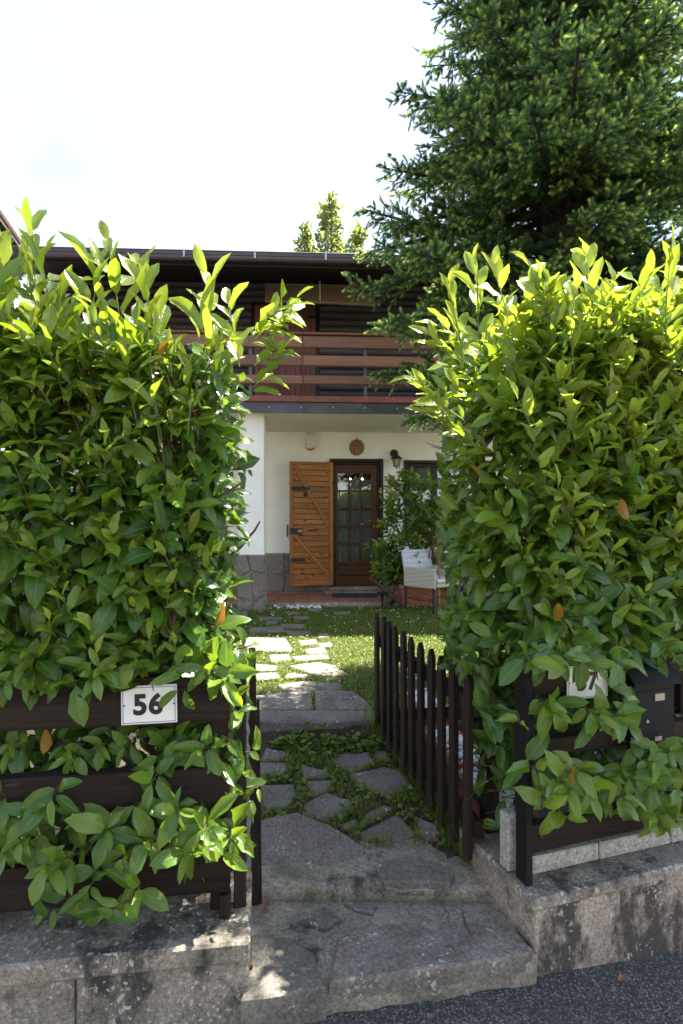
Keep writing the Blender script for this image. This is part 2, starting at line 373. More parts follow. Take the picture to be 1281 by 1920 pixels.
# ------------------------------------------------------------------ terrain, road
from mathutils import noise as mn
GZ = ([-200, 2.2, 2.56, 2.64, 3.93, 3.99, 4.7, 6.5, 8.3, 9.2, 60, 200], [-.75, -.75, -.10, .022, .08, .2, .228, .32, .405, .41, .6, 3])
def gz(y): return float(np.interp(y, *GZ))
def onG(px, py, off=0.0):
    lo, hi = 1.0, 60.0
    for _ in range(50):
        Y = (lo+hi)/2
        if CAM_Z-(py-CY)/F*Y > gz(Y)+off: lo = Y
        else: hi = Y
    return Vector(((px-CX)/F*lo, lo, gz(lo)+off))
def roadz(x, y):
    return -.135-.105*min(max(x-.72, 0), 2.2)-.0*y
def sheet(name, xs, ys, zf, mat, kind='structure'):
    X, Y = np.meshgrid(xs, ys); Z = np.array([[zf(x, y) for x in xs] for y in ys])
    V = np.stack([X, Y, Z], -1).reshape(-1, 3); nx, ny = len(xs), len(ys)
    i = np.arange((nx-1)*(ny-1)); r, c = i//(nx-1), i % (nx-1); k = r*nx+c
    Q = np.stack([k, k+1, k+nx+1, k+nx], 1)
    return tag(inst(name, npmesh(name, V, Q, [mat])), kind=kind)
xs = np.unique(np.concatenate([[-200, -80, -30, -12, -6], np.arange(-3, 4.01, .1), [6, 12, 30, 80, 200]]))
ys = np.unique(np.concatenate([[-200, -80, -30, -10, 0], np.arange(2.0, 9.3, .05), [12, 20, 40, 80, 200]]))
def terr(x, y):
    z = gz(y)+.018*mn.noise((x*2.1, y*2.1, 1))*(1 if y > 2.55 else 0)
    if y < -8: z -= (-8-y)*.06
    return z
ground = sheet('ground', xs, ys, terr, soil)
xr = np.concatenate([[-40, -10], np.arange(-3, 4.5, .06), [10, 40]]); yr = np.concatenate([[-7.5, -3, 0], np.arange(.6, 2.45, .06)])
road = sheet('road', xr, yr, lambda x, y: roadz(x, y)+.006*mn.noise((x*3, y*3, 0)), asphalt)

# ------------------------------------------------------------------ entrance step and garden path
def rough_block(name, quad, ztop, zbot, mat, nx=50, ny=24, amp=.012, parent=None):
    """quad: front-left, front-right, back-right, back-left (x,y); worn top and front"""
    q = [Vector(p) for p in quad]; V = []; Qs = []
    rows = ny+6
    for j in range(rows):
        for i in range(nx):
            s = i/(nx-1)
            if j < 6: tq, z = 0.0, zbot+(ztop-zbot)*j/6
            else: tq, z = (j-6)/(ny-1), ztop
            a = q[0].lerp(q[1], s); b = q[3].lerp(q[2], s); p = a.lerp(b, tq)
            n1 = mn.fractal((p.x*5, p.y*5, z*5), 1, 2, 5); n2 = mn.noise((p.x*22, p.y*22, z*22))
            d = amp*(n1*.9+n2*.5)
            if j < 6: p = p+Vector((0, -1))*(d*1.6-.006*(5-j))
            else: z += d-(.012 if j == 6 else 0)
            V.append((p.x, p.y, z))
    k = 0
    for j in range(rows-1):
        for i in range(nx-1): k = j*nx+i; Qs.append((k, k+1, k+nx+1, k+nx))
    me = npmesh(name, np.array(V), np.array(Qs), [mat]); o = inst(name, me, parent)
    return o
step1 = tag(rough_block('entrance_step', [(-.348, 1.957), (.740, 2.155), (.64, 2.60), (-.47, 2.56)], -.036, -.34, mortar, 70, 30, .011), kind='structure')
f2l, f2r = onZ(470, 1686, -.03), onZ(925, 1690, -.03)
step2 = tag(rough_block('path_step', [(f2l.x-.06, f2l.y), (f2r.x+.07, f2r.y), (.72, 2.93), (-.52, 2.93)], .033, -.2, mortar, 60, 22, .012), kind='structure')
FLAGS = []; path_ref = [0]
def flagstone(px, zf, parent, mat=None, th=.05, jit=.006, b=.007, name='flagstone', proud=.0, pz=None):
    """px: outline in photograph pixels, laid on the surface zf"""
    pts = [zf(x, y) for x, y in px]; out = []
    if parent is path_ref[0]:
        cc = sum(pts, Vector())/len(pts); pts = [Vector((cc.x+(p.x-cc.x)*1.07, cc.y+(p.y-cc.y)*1.07, p.z)) for p in pts]
    n = len(pts)
    for i in range(n):
        a, c = pts[i], pts[(i+1) % n]
        for k in range(2):
            p = a.lerp(c, k/2)
            if k: p = p+Vector((random.uniform(-jit, jit), random.uniform(-jit, jit), 0))
            out.append(p)
    cx = sum(p.x for p in out)/len(out); cy = sum(p.y for p in out)/len(out); cz = sum(p.z for p in out)/len(out)
    tx, ty = random.uniform(-.012, .012), random.uniform(-.012, .012)
    poly = [(p.x-cx, p.y-cy) for p in out]
    sl = (gz(cy+.1)-gz(cy-.1))/.2 if pz is None and cy > 2.6 and abs(cy-3.96) > .12 else 0
    o = MB().prism(poly, -th, proud, b, lambda x, y: x*tx+y*(ty+sl)).build(name, mat or flag, parent, loc=(cx, cy, cz))
    FLAGS.append([(p.x, p.y) for p in out]); return o
Z1 = lambda z: (lambda x, y: onZ(x, y, z))
flagstone([(452, 1872), (468, 1795), (470, 1755), (505, 1748), (546, 1760), (587, 1784), (612, 1850), (540, 1862)], Z1(-.016), step1, flag, .12, .006)
flagstone([(618, 1842), (624, 1790), (632, 1754), (725, 1729), (815, 1722), (905, 1732), (996, 1772), (999, 1784), (900, 1802), (800, 1815), (700, 1830)], Z1(-.010), step1, purple, .07, .006, .010)
flagstone([(560, 1726), (608, 1697), (640, 1720), (615, 1738)], Z1(-.016), step1, None, .05)
flagstone([(645, 1692), (708, 1695), (699, 1711), (668, 1704)], Z1(-.016), step1, None, .05)
flagstone([(486, 1562), (555, 1553), (615, 1566), (685, 1593), (682, 1606), (662, 1652), (550, 1647), (486, 1640)], Z1(.052), step2, None, .06)
flagstone([(698, 1614), (765, 1603), (825, 1616), (852, 1638), (845, 1655), (720, 1651)], Z1(.050), step2, None, .06)
path = tag(empty('garden_path', (0, 0, 0)), kind='structure'); path_ref[0] = path
G2 = lambda x, y: onG(x, y, .014)
for px in ([(575, 1505), (612, 1486), (662, 1502), (650, 1517), (607, 1542), (567, 1532)],
           [(668, 1552), (690, 1522), (720, 1510), (737, 1516), (700, 1537)],
           [(674, 1562), (745, 1526), (782, 1565), (750, 1577), (682, 1573)],
           [(778, 1530), (818, 1545), (826, 1566), (796, 1572), (786, 1548)],
           [(487, 1472), (550, 1470), (556, 1490), (535, 1513), (487, 1518)],
           [(565, 1433), (615, 1445), (610, 1457), (572, 1459)],
           [(572, 1464), (620, 1463), (621, 1480), (585, 1491)],
           [(615, 1426), (645, 1411), (692, 1411), (702, 1431), (662, 1448)],
           [(655, 1452), (722, 1438), (766, 1451), (771, 1468), (730, 1496), (682, 1475)],
           [(700, 1401), (731, 1406), (741, 1421), (708, 1426)],
           [(487, 1430), (536, 1430), (538, 1448), (487, 1458)],
           [(500, 1402), (541, 1410), (530, 1424), (490, 1424)],
           [(640, 1545), (668, 1535), (664, 1556), (640, 1556)]):
    flagstone(px, G2, path, None, .05)
U = Z1(.24); path_ref[0] = 0
flagstone([(470, 1352), (560, 1351), (640, 1351), (714, 1348), (703, 1333), (600, 1331), (520, 1333), (470, 1333)], U, path, None, .16, .008, .014)
flagstone([(470, 1330), (588, 1328), (582, 1296), (540, 1298), (470, 1305)], U, path, None, .06)
flagstone([(592, 1328), (700, 1329), (686, 1312), (664, 1298), (590, 1293)], U, path, None, .06)
path_ref[0] = path
G3 = lambda x, y: onG(x, y, .028)
for px, m in (([(524, 1284), (569, 1277), (635, 1279), (637, 1292), (541, 1295)], 0),
           ([(545, 1249), (596, 1242), (627, 1248), (651, 1263), (596, 1265)], 1), ([(470, 1244), (518, 1247), (514, 1256), (470, 1258)], 1),
           ([(549, 1231), (608, 1226), (618, 1234), (557, 1238)], 1), ([(573, 1217), (608, 1213), (614, 1224), (577, 1226)], 1),
           ([(561, 1201), (592, 1198), (595, 1207), (567, 1209)], 1), ([(540, 1262), (575, 1264), (570, 1270), (536, 1270)], 1),
           ([(455, 1195), (534, 1196), (546, 1214), (545, 1220), (450, 1220)], 2),
           ([(470, 1176), (529, 1175), (533, 1184), (470, 1186)], 0), ([(532, 1182), (581, 1183), (584, 1189), (545, 1191)], 0),
           ([(526, 1170), (573, 1170), (566, 1177), (535, 1177)], 0), ([(487, 1156), (530, 1157), (525, 1162), (485, 1161)], 0),
           ([(577, 1140), (608, 1141), (598, 1147), (580, 1145)], 0), ([(540, 1146), (562, 1147), (560, 1152), (538, 1151)], 0),
           ([(452, 1145), (466, 1146), (464, 1156), (450, 1156)], 0), ([(550, 1156), (578, 1155), (576, 1160), (552, 1161)], 0), ([(625, 1147), (655, 1147), (650, 1152), (628, 1152)], 0),
           ([(480, 1262), (520, 1261), (524, 1270), (484, 1274)], 1), ([(505, 1228), (540, 1226), (546, 1236), (510, 1240)], 1), ([(596, 1206), (620, 1204), (624, 1211), (600, 1213)], 1), ([(500, 1164), (520, 1164), (518, 1169), (498, 1169)], 0), ([(595, 1188), (615, 1187), (617, 1193), (598, 1195)], 1)):
    flagstone(px, G3, path, (flag, flag_far, purple)[m], .05)

# ------------------------------------------------------------------ low walls along the street
def wall_frame(x, y, ang): return Matrix.Translation((x, y, 0)) @ Matrix.Rotation(ang, 4, 'Z')
LA, RA = math.radians(8), math.radians(18.2)
LW = (-.313, 1.948); RW = (.731, 2.17)
# left: local x runs left from the corner (negative), y back
wl = tag(empty('low_wall', (*LW, 0), LA), 'low grey concrete wall with lichen-spotted coping left of the entrance step', 'wall')
xj = -.585
for i, (a, b) in enumerate(((-.575, -.004), (-1.15, -.579), (-1.9, -1.154), (-2.9, -1.904))):
    o = Bc('block', concrete, wl, a, b, .030, .34, -.34, .105, .006)
for a, b in ((-1.02, 0.0), (-2.0, -1.024), (-2.95, -2.004)):
    Bc('coping_slab', coping, wl, a, b, 0, .42, .1055, .178, .009)
wr = tag(empty('low_wall', (*RW, 0), RA), 'low stained wall with stone coping right of the entrance step', 'wall')
B('wall_body', concrete_r, wr, .020, 3.6, .022, .40, -.6, .122, .008)
B('return_body', concrete_r, wr, .020, .32, .4005, .62, -.4, .122, .006)
for a, b in ((0, .98), (.984, 1.9), (1.904, 3.6)):
    Bc('coping_slab', coping, wr, a, b, 0, .39, .1225, .171, .008)
Bc('coping_slab', coping, wr, 0, .34, .393, .64, .1225, .169, .008)
for a, b in ((.055, .435), (.440, .835), (.84, 1.24), (1.245, 1.65), (1.655, 2.2)):
    Bc('block', blockm, wr, a, b, .135, .30, .1715, .245, .005)

# ------------------------------------------------------------------ house
HA = math.radians(2.65); HO = Vector((0, 9.6)); EX = Vector((math.cos(HA), math.sin(HA))); EY = Vector((-math.sin(HA), math.cos(HA)))
def hp(px, py, v):
    d = Vector(((px-CX)/F, 1)); tt = (v+HO.dot(EY))/d.dot(EY); q = d*tt-HO
    return q.dot(EX), CAM_Z-(py-CY)/F*tt
HM = Matrix.Translation((HO.x, HO.y, 0)) @ Matrix.Rotation(HA, 4, 'Z')
def hw(px, py, v):
    u, z = hp(px, py, v); return HM @ Vector((u, v, z))
house = tag(empty('house', (HO.x, HO.y, 0), HA), 'two-storey house with white ground floor, dark log upper floor and wooden balcony', 'house')
U0, U1 = -5.0, 6.0
FL = .485                                     # porch floor level
CE = 3.19                                     # porch ceiling level
du0, dz1 = hp(618, 860, 0); du1, dz0 = hp(718.5, 1099, 0)
wu0, wz1 = hp(758, 863, 0); wu1 = wu0+1.45; wz0 = hp(758, 1009, 0)[1]
pu = hp(495, 900, -1.45)[0]                   # right edge of the projecting left wall
wall = empty('ground_floor_wall', parent=house)
for a, b, c, d in ((U0, du0, .2, CE), (du0, du1, dz1, CE), (du0, du1, .2, dz0-.05), (du1, wu0, .2, CE), (wu0, wu1, wz1, CE), (wu0, wu1, .2, wz0), (wu1, U1, .2, CE)):
    B('wall_section', plaster, wall, a, b, 0, .28, c, d, 0)
B('pier', plaster, house, pu-.36, pu, -1.45, -1.12, .2, CE, .004)
B('porch_ceiling', ceilm, house, U0, U1, -1.62, .28, CE+.001, CE+.14, .004)
# dark room behind the openings
room = MB()
x0, x1, y0, y1, z0, z1 = pu-.5, wu1+1.0, .285, 4.2, .5, CE-.15
room.add([(x0, y0, z0), (x1, y0, z0), (x1, y1, z0), (x0, y1, z0), (x0, y0, z1), (x1, y0, z1), (x1, y1, z1), (x0, y1, z1)],
         [(0, 1, 2, 3), (4, 7, 6, 5), (2, 6, 7, 3), (0, 3, 7, 4), (1, 5, 6, 2)])
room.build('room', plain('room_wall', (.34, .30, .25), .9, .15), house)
# stone plinths: irregular slabs in grey mortar
def plinth(u_0, u_1, z_0, z_1, v, nu, nz, seed, side=None):
    p = B('stone_plinth', mortar, house, u_0, u_1, v-.012, v-.0005, z_0, z_1, .002)
    r = random.Random(seed); gx = {}
    for i in range(nu+1):
        for j in range(nz+1):
            gx[i, j] = (u_0+(u_1-u_0)*(i+(r.uniform(-.28, .28) if 0 < i < nu else 0))/nu, z_0+(z_1-z_0)*(j+(r.uniform(-.28, .28) if 0 < j < nz else 0))/nz)
    for i in range(nu):
        for j in range(nz):
            q = [gx[i, j], gx[i+1, j], gx[i+1, j+1], gx[i, j+1]]; cx = sum(a for a, _ in q)/4; cz = sum(b for _, b in q)/4
            q = [(cx+(a-cx)*.93, cz+(b-cz)*.90) for a, b in q]; pts = []
            for k in range(4):
                a, b = q[k], q[(k+1) % 4]; pts += [a, ((a[0]+b[0])/2+r.uniform(-.012, .012), (a[1]+b[1])/2+r.uniform(-.012, .012))]
            m = MB().prism([(a-cx, b-cz) for a, b in pts], 0, .028+r.uniform(-.006, .008), .008)
            m.v = [(a, -c, b) for a, b, c in m.v]; m.f = [f[::-1] for f in m.f][::1]
            m.build('stone', clad, p, loc=(cx, v-.012, cz))
zb = hp(520, 1037, 0)[1]
plinth(U0, du0-.02, FL, zb, 0, 13, 2, 3); plinth(du1+.02, U1, .3, zb, 0, 14, 2, 5)
zb2 = hp(470, 1040, -1.45)[1]
plinth(pu-.375, pu+.015, .3, zb2, -1.45, 2, 3, 9); B('pier_base', mortar, house, pu+.0005, pu+.015, -1.4495, -1.11, .3, zb2, .003)
# porch floor
PE = hp(744, 1128, -1.25)[0]
pf = B('porch_floor', mortar, house, U0, PE, -1.10, -.03, .3, FL-.02, .004)
edge = hp(560, 1127.5, -1.25)
B('porch_edge', coping, house, U0, PE, -1.28, -1.19, .3, FL-.004, .006)
tm = MB().box(-.112, .112, -.112, .112, -.019, 0, .002).mesh('tile', tilem)
for i in range(int((PE-U0-.1)/.23)):
    for j in range(5):
        inst('tile', tm, pf, (U0+.2+i*.23, -1.072+j*.23, FL-.0005+random.uniform(-.001, .001)))
# balcony: fascia, trim, rails, posts
B('balcony_fascia', fascia_m, house, U0, U1, -1.645, -1.6215, CE-.012, hp(600, 755, -1.64)[1], .003)
bf = hp(600, 755, -1.64)[1]; bt = hp(600, 742.5, -1.66)[1]
balcony = B('balcony_floor', soffit_wood, house, U0, U1, -1.6, -.02, CE+.142, bt-.02, .004)
B('floor_edge', redtrim, balcony, U0, U1, -1.675, -1.601, bf+.002, bt, .006)
for i in range(9):
    u = hp(505+i*60, 765, -1.646)[0]
    MB().lathe([(.012, 0), (.012, .006), (.006, .01)], n=8).build('screw', steel, balcony, loc=(u, -1.646, (CE+bf)/2), rot=(PI/2, 0, 0))
js = hp(568, 700, -1.62)[0]
for k, (ya, yb) in enumerate(((722, 705), (688, 668), (654, 631))):
    z0, z1 = hp(640, ya, -1.62)[1], hp(640, yb, -1.62)[1]
    for a, b in ((U0, js-2.9), (js-2.897, js-.0015), (js+.0015, js+2.9), (js+2.903, U1)):
        Bc('rail', rail_wood, balcony, a, b, -1.655, -1.61, z0, z1, .018)
zt = hp(640, 627.5, -1.62)[1]; zt0 = hp(640, 631, -1.62)[1]
for a, b in ((U0, js-.0015), (js+.0015, U1)):
    Bc('handrail', rail_wood, balcony, a, b, -1.69, -1.57, zt0+.002, zt0+.035, .008)
for px in (685, 470, 900, 255, 40):
    u = hp(px, 700, -1.59)[0]
    B('balcony_post', galv, balcony, u-.022, u+.022, -1.608, -1.596, bt-.02, zt0, .002)
# upper storey: round logs either side of the plank door
ud0, udz = hp(478, 573, 0); ud1 = hp(597.5, 573, 0)[0]
B('upper_wall', soffit_wood, house, U0, U1, .07, .28, CE+.142, 5.9, 0)
LP = .121
def logmesh(L):
    m = MB(); n = 9
    for x in (0, L):
        for k in range(n):
            q = -PI/2+PI*k/(n-1); m.v.append((x, -.075*math.cos(q)-.01, LP/2*math.sin(q)))
    for k in range(n-1): m.f.append((k, n+k, n+k+1, k+1))
    m.add(m.v[:n], [tuple(range(n))]); m.add(m.v[n:2*n], [tuple(range(n))[::-1]])
    me = m.mesh('log', log_wood, True); return me
lw = B('log_wall', soffit_wood, house, U0, U1, .045, .068, CE+.143, 5.85, 0)
la, lb = logmesh(ud0-.06-U0), logmesh(U1-ud1-.02)
for i in range(20):
    z = bt-.01+LP*(i+.5)
    if z > udz+.05: 
        if i % 1 == 0: inst('log', logmesh(U1-U0), lw, (U0, .05, z))
    else:
        inst('log', la, lw, (U0, .05, z)); inst('log', lb, lw, (ud1+.02, .05, z))
ud = B('upper_door', frame_wood, house, ud0-.05, ud1+.018, -.02, .04, bt-.02, udz+.05, .004)
n = 12
for i in range(n):
    a = ud0+(ud1-.05-ud0)*i/n; b = ud0+(ud1-.05-ud0)*(i+1)/n
    Bc('plank', red_plank, ud, a+.003, b-.003, -.045+random.uniform(-.002, .002), -.021, bt, udz, .004)
for z in (bt+.25, udz-.2): B('hinge', iron, ud, ud1-.2, ud1-.02, -.056, -.0475, z-.02, z+.02, .002)
# roof: soffit boards, corrugated sheet, gutter
ez = hp(600, 500, -1.72)[1]; sl = math.tan(math.radians(15.5))
roof = empty('roof', parent=house)
def slope_box(name, mat, u_0, u_1, v_0, v_1, off, th):
    m = MB(); V = []
    for u in (u_0, u_1):
        for v in (v_0, v_1):
            z = ez+off+(v+1.72)*sl; V += [(u, v, z), (u, v, z+th)]
    m.add(V, [(0, 2, 3, 1), (4, 5, 7, 6), (0, 1, 5, 4), (2, 6, 7, 3), (1, 3, 7, 5), (0, 4, 6, 2)]); 
    o = m.build(name, mat, roof); return o
for i in range(15): slope_box('soffit_board', soffit_wood, U0-.3, U1, -1.72+i*.125, -1.72+(i+1)*.125-.004, 0, .02)
B('fascia_board', soffit_wood, roof, U0-.3, U1, -1.745, -1.7215, ez-.03, ez+.10, .003)
xs_ = np.arange(U0-.35, U1+.1, .0165); vs_ = np.concatenate([np.linspace(-1.80, -1.5, 5), [0, 2, 5]])
X, Vv = np.meshgrid(xs_, vs_); Zz = ez+.125+(Vv+1.72)*sl+.022*np.abs(np.sin(X*PI/.132))**.7
k = np.arange((len(xs_)-1)*(len(vs_)-1)); r_, c_ = k//(len(xs_)-1), k % (len(xs_)-1); k = r_*len(xs_)+c_; nx = len(xs_)
inst('roof_sheet', npmesh('roof_sheet', np.stack([X, Vv, Zz], -1).reshape(-1, 3), np.stack([k, k+1, k+nx+1, k+nx], 1), [roofm]), roof)
g = MB()   # gutter profile swept along u
prof = [(-1.750, .115), (-1.755, .02), (-1.775, -.002), (-1.85, -.002), (-1.868, .02), (-1.872, .055), (-1.880, .060), (-1.882, .100), (-1.892, .108), (-1.885, .118), (-1.868, .112), (-1.862, .03), (-1.845, .012), (-1.775, .012), (-1.765, .03), (-1.760, .115)]
npf = len(prof)
for u in (U0-.35, U1): g.v += [(u, v, ez+.0+z) for v, z in prof]
g.f = [(i, (i+1) % npf, npf+(i+1) % npf, npf+i) for i in range(npf)]; 
gut = g.build('gutter', gutterm, roof)
for px in (60, 345, 478, 611, 700, 210):
    u = hp(px, 490, -1.89)[0]; MB().box(u-.014, u+.014, -1.897, -1.886, ez+.015, ez+.125, .002).build('gutter_bracket', steel, gut)
# back of the house, so that the roof has something to stand on
B('rear_wall', plaster, house, U0, U1, 4.3, 4.6, .2, 5.6, 0)
B('side_wall', plaster, house, U1-.3, U1-.001, .281, 4.299, .2, 5.6, 0)
B('side_wall', plaster, house, U0+.001, U0+.3, .281, 4.299, .2, 5.6, 0)

# ------------------------------------------------------------------ front door, shutter, window
fr = empty('door_frame', parent=house); fw = .075
def frame_ring(parent, a, b, z0, z1, w_, v0, v1, mat, name='frame_member', bottom=False):
    Bc(name, mat, parent, a, a+w_, v0, v1, z0, z1, .006); Bc(name, mat, parent, b-w_, b, v0, v1, z0, z1, .006)
    Bc(name, mat, parent, a+w_+.0005, b-w_-.0005, v0+.001, v1-.001, z1-w_, z1-.001, .006)
    if bottom: Bc(name, mat, parent, a+w_+.0005, b-w_-.0005, v0+.001, v1-.001, z0+.001, z0+w_, .006)
frame_ring(fr, du0, du1, dz0, dz1, .055, -.03, .10, frame_wood)
frame_ring(fr, du0+.056, du1-.056, dz0, dz1-.056, .04, .015, .12, frame_wood)
door = empty('door', parent=house)
lu0, lu1 = du0+.097, du1-.097; lz0, lz1 = dz0+.01, dz1-.097
pu0, pz1 = hp(633.5, 887.5, .06); pu1, pz0 = hp(696.5, 1053, .06)
Bc('stile', door_wood, door, lu0, pu0, .045, .09, lz0, lz1, .004); Bc('stile', door_wood, door, pu1, lu1, .045, .09, lz0, lz1, .004)
Bc('top_rail', door_wood, door, pu0+.0005, pu1-.0005, .046, .089, pz1, lz1, .004)
Bc('bottom_panel', door_wood, door, pu0+.0005, pu1-.0005, .053, .089, lz0+.16, pz0-.04, .012)
Bc('bottom_rail', door_wood, door, pu0+.0005, pu1-.0005, .046, .089, lz0, lz0+.1595, .004); Bc('lock_rail', door_wood, door, pu0+.0005, pu1-.0005, .046, .089, pz0-.0395, pz0, .004)
mw = .028
for i in (1, 2):
    u = pu0+(pu1-pu0)*i/3; Bc('muntin', door_wood, door, u-mw/2, u+mw/2, .047, .088, pz0+.0005, pz1-.0005, .005)
for j in range(1, 5):
    z = pz0+(pz1-pz0)*j/5
    for i in range(3):
        a = pu0+(pu1-pu0)*i/3+(mw/2+.0005 if i else .0005); b = pu0+(pu1-pu0)*(i+1)/3-(mw/2+.0005 if i < 2 else .0005)
        Bc('muntin', door_wood, door, a, b, .048, .087, z-mw/2, z+mw/2, .005)
for i in range(3):
    for j in range(5):
        a = pu0+(pu1-pu0)*i/3; b = pu0+(pu1-pu0)*(i+1)/3; c = pz0+(pz1-pz0)*j/5; d = pz0+(pz1-pz0)*(j+1)/5
        o = MB().add([(a+.002, 0, c+.002), (b-.002, 0, c+.002), (b-.002, 0, d-.002), (a+.002, 0, d-.002)], [(0, 1, 2, 3)]).build('pane', glass, door, loc=(0, .066, 0))
        o.rotation_euler = (random.uniform(-.003, .003), 0, 0)
hu, hz = hp(702, 976, .04)
dh = B('door_handle', brass, door, hu-.012, hu+.012, .036, .0445, hz-.02, hz+.02, .003)
MB().tube([(hu, .03, hz), (hu-.02, .005, hz), (hu-.12, .003, hz)], .008, 8).build('lever', brass, dh, True)
lk = hp(702, 987, .04); MB().lathe([(.018, 0), (.018, .008)], n=12).build('lock_plate', brass, door, loc=(lk[0], .0445, lk[1]), rot=(PI/2, 0, 0))
# sheer curtain hung inside the glass, gathered in folds
m = MB(); nn = 90
for z in (pz0-.02, pz1-.1):
    for i in range(nn+1):
        u = pu0-.02+(pu1-pu0+.04)*i/nn; m.v.append((u, .135+.012*math.sin(i*1.25+.6*math.sin(i*.37)), z))
m.f = [(i, i+1, nn+2+i, nn+1+i) for i in range(nn)]
cur = m.build('curtain', curtainm, None, True); cur.matrix_world = HM; tag(cur, 'pale gathered curtain behind the small panes of the front door', 'curtain')
th = Bc('threshold', coping, house, du0-.03, du1+.05, -.12, .10, FL+.045, dz0-.001, .008)
Bc('lower_step', coping, house, du0-.12, du1+.09, -.22, -.029, FL+.001, FL+.044, .006)
# shutter folded back beside the door: hinged at the door frame, its free edge standing off the wall
sh0, sh1 = hw(624.5, 869, -.06), hw(543, 865, -.20)
sw = (Vector((sh1.x, sh1.y))-Vector((sh0.x, sh0.y))).length; sz1 = sh1.z; sz0 = hw(543, 1099, -.20).z; sH = sz1-sz0
sdir = math.atan2(sh0.y-sh1.y, sh0.x-sh1.x)
SM = HM.inverted() @ (Matrix.Translation((sh1.x, sh1.y, sz0)) @ Matrix.Rotation(sdir, 4, 'Z'))
shut = empty('shutter', parent=house); shut.matrix_local = SM
def sx(px): return (px-543)/(624.5-543)*sw
def szp(py): return (1098.5-py)/(1098.5-866.5)*sH
Bc('stile', pine_z, shut, 0, sx(550), -.026, 0, 0, sH, .004); Bc('stile', pine_z, shut, sx(617.5), sw, -.026, 0, 0, sH, .004)
Bc('end_rail', pine, shut, sx(550)+.0005, sx(617.5)-.0005, -.025, -.001, 0, szp(1087), .004); Bc('end_rail', pine, shut, sx(550)+.0005, sx(617.5)-.0005, -.025, -.001, szp(872), sH, .004)
nb = 21
Bc('dark_gap_sheet', frame_wood, shut, sx(550)+.001, sx(617.5)-.001, -.0018, -.0004, szp(1087)+.001, szp(872)-.001, 0)  # dark sheet added behind the boards, stands in for shade in their gaps
for i in range(nb):
    a = szp(1087)+(szp(872)-szp(1087))*i/nb; b = szp(1087)+(szp(872)-szp(1087))*(i+1)/nb
    Bc('board', pine, shut, sx(550)+.0006, sx(617.5)-.0006, -.018, -.002, a+.0035, b-.0035, .005)
for (xa, ya, xb, yb) in ((552, 875, 616, 990), (552, 1003, 616, 1081)):
    p, q = Vector((sx(xa), 0, szp(ya))), Vector((sx(xb), 0, szp(yb))); L = (q-p).length
    o = MB().box(-L/2, L/2, -.012, 0, -.026, .026, .004).build('brace', pine, shut, loc=((p.x+q.x)/2, -.0265, (p.z+q.z)/2)); o.rotation_euler = (0, -math.atan2(q.z-p.z, q.x-p.x), 0)
Bc('mid_rail', pine, shut, sx(550)+.001, sx(617.5)-.001, -.030, -.0185, szp(997), szp(990), .003)
for y, xb in ((917, 578), (1050, 569)):
    o = Bc('strap_hinge', iron, shut, sx(545), sx(xb), -.046, -.0395, szp(y+2.8), szp(y-2.8), .002)
    MB().lathe([(.018, 0), (.018, .006)], n=10).build('hinge_eye', iron, shut, loc=(sx(xb)+.01, -.039, szp(y)), rot=(PI/2, 0, 0))
lk = Bc('bolt_lock', iron, shut, sx(543.6), sx(567), -.050, -.0305, szp(1001), szp(991), .003)
Bc('lock_plate', brass, shut, sx(558), sx(566), -.056, -.0505, szp(998.5), szp(993.5), .002)
MB().tube([(sx(577), -.031, szp(994.5)), (sx(580), -.05, szp(994.5)), (sx(589), -.05, szp(994.5)), (sx(592), -.031, szp(994.5))], .009, 8).build('pull_handle', iron, shut, True)
MB().lathe([(.033, 0), (.036, .008), (.026, .014), (.022, .010), (.012, .016)], n=16).build('round_knot', door_wood, shut, loc=(sx(572), -.019, szp(928)), rot=(PI/2, 0, 0))
hk = hp(538.5, 995, 0); B('shutter_stop', iron, house, hk[0]-.008, hk[0]+.008, -.035, -.001, hk[1]-.10, hk[1]+.10, .003)
# window
win = empty('window', parent=house)
frame_ring(win, wu0, wu1, wz0, wz1, .055, -.03, .10, frame_wood, 'frame_member', True)
frame_ring(win, wu0+.056, wu1-.056, wz0+.056, wz1-.056, .05, .02, .09, frame_wood, 'sash_member', True)
wm_ = (wu0+wu1)/2-.2; Bc('mullion', frame_wood, win, wm_-.045, wm_+.045, .022, .088, wz0+.107, wz1-.107, .005)
for a, b in ((wu0+.106, wm_-.045), (wm_+.045, wu1-.106)):
    MB().add([(a, 0, wz0+.107), (b, 0, wz0+.107), (b, 0, wz1-.107), (a, 0, wz1-.107)], [(0, 1, 2, 3)]).build('pane', glass, win, loc=(0, .055, 0))
Bc('sill', coping, win, wu0-.05, wu1+.05, -.10, .0, wz0-.04, wz0-.001, .006)
m = MB()
for z in (wz0, wz1-.1):
    for i in range(nn+1):
        u = wu0+.05+(wu1-wu0-.1)*i/nn; m.v.append((u, .16+.014*math.sin(i*1.1), z))
m.f = [(i, i+1, nn+2+i, nn+1+i) for i in range(nn)]
cur = m.build('curtain', curtainm, None, True); cur.matrix_world = HM; tag(cur, 'pale gathered curtain behind the ground-floor window', 'curtain')
ch = empty('ceiling_lamp', hw(668, 905, 1.4)); tag(ch, 'lit ceiling lamp seen through the door panes', 'lamp')
MB().tube([(0, 0, .02), (0, 0, 3.0-ch.location.z)], .008, 6).build('lamp_rod', brass, ch)
MB().tube([(-.12, 0, .02), (0, 0, .0), (.12, 0, .02)], .008, 6).build('lamp_arm', brass, ch)
for x in (-.12, .12): MB().lathe([(.008, 0), (.022, .025), (.022, .045), (.006, .07)], n=10).build('bulb', glow, ch, True, loc=(x, 0, .02))
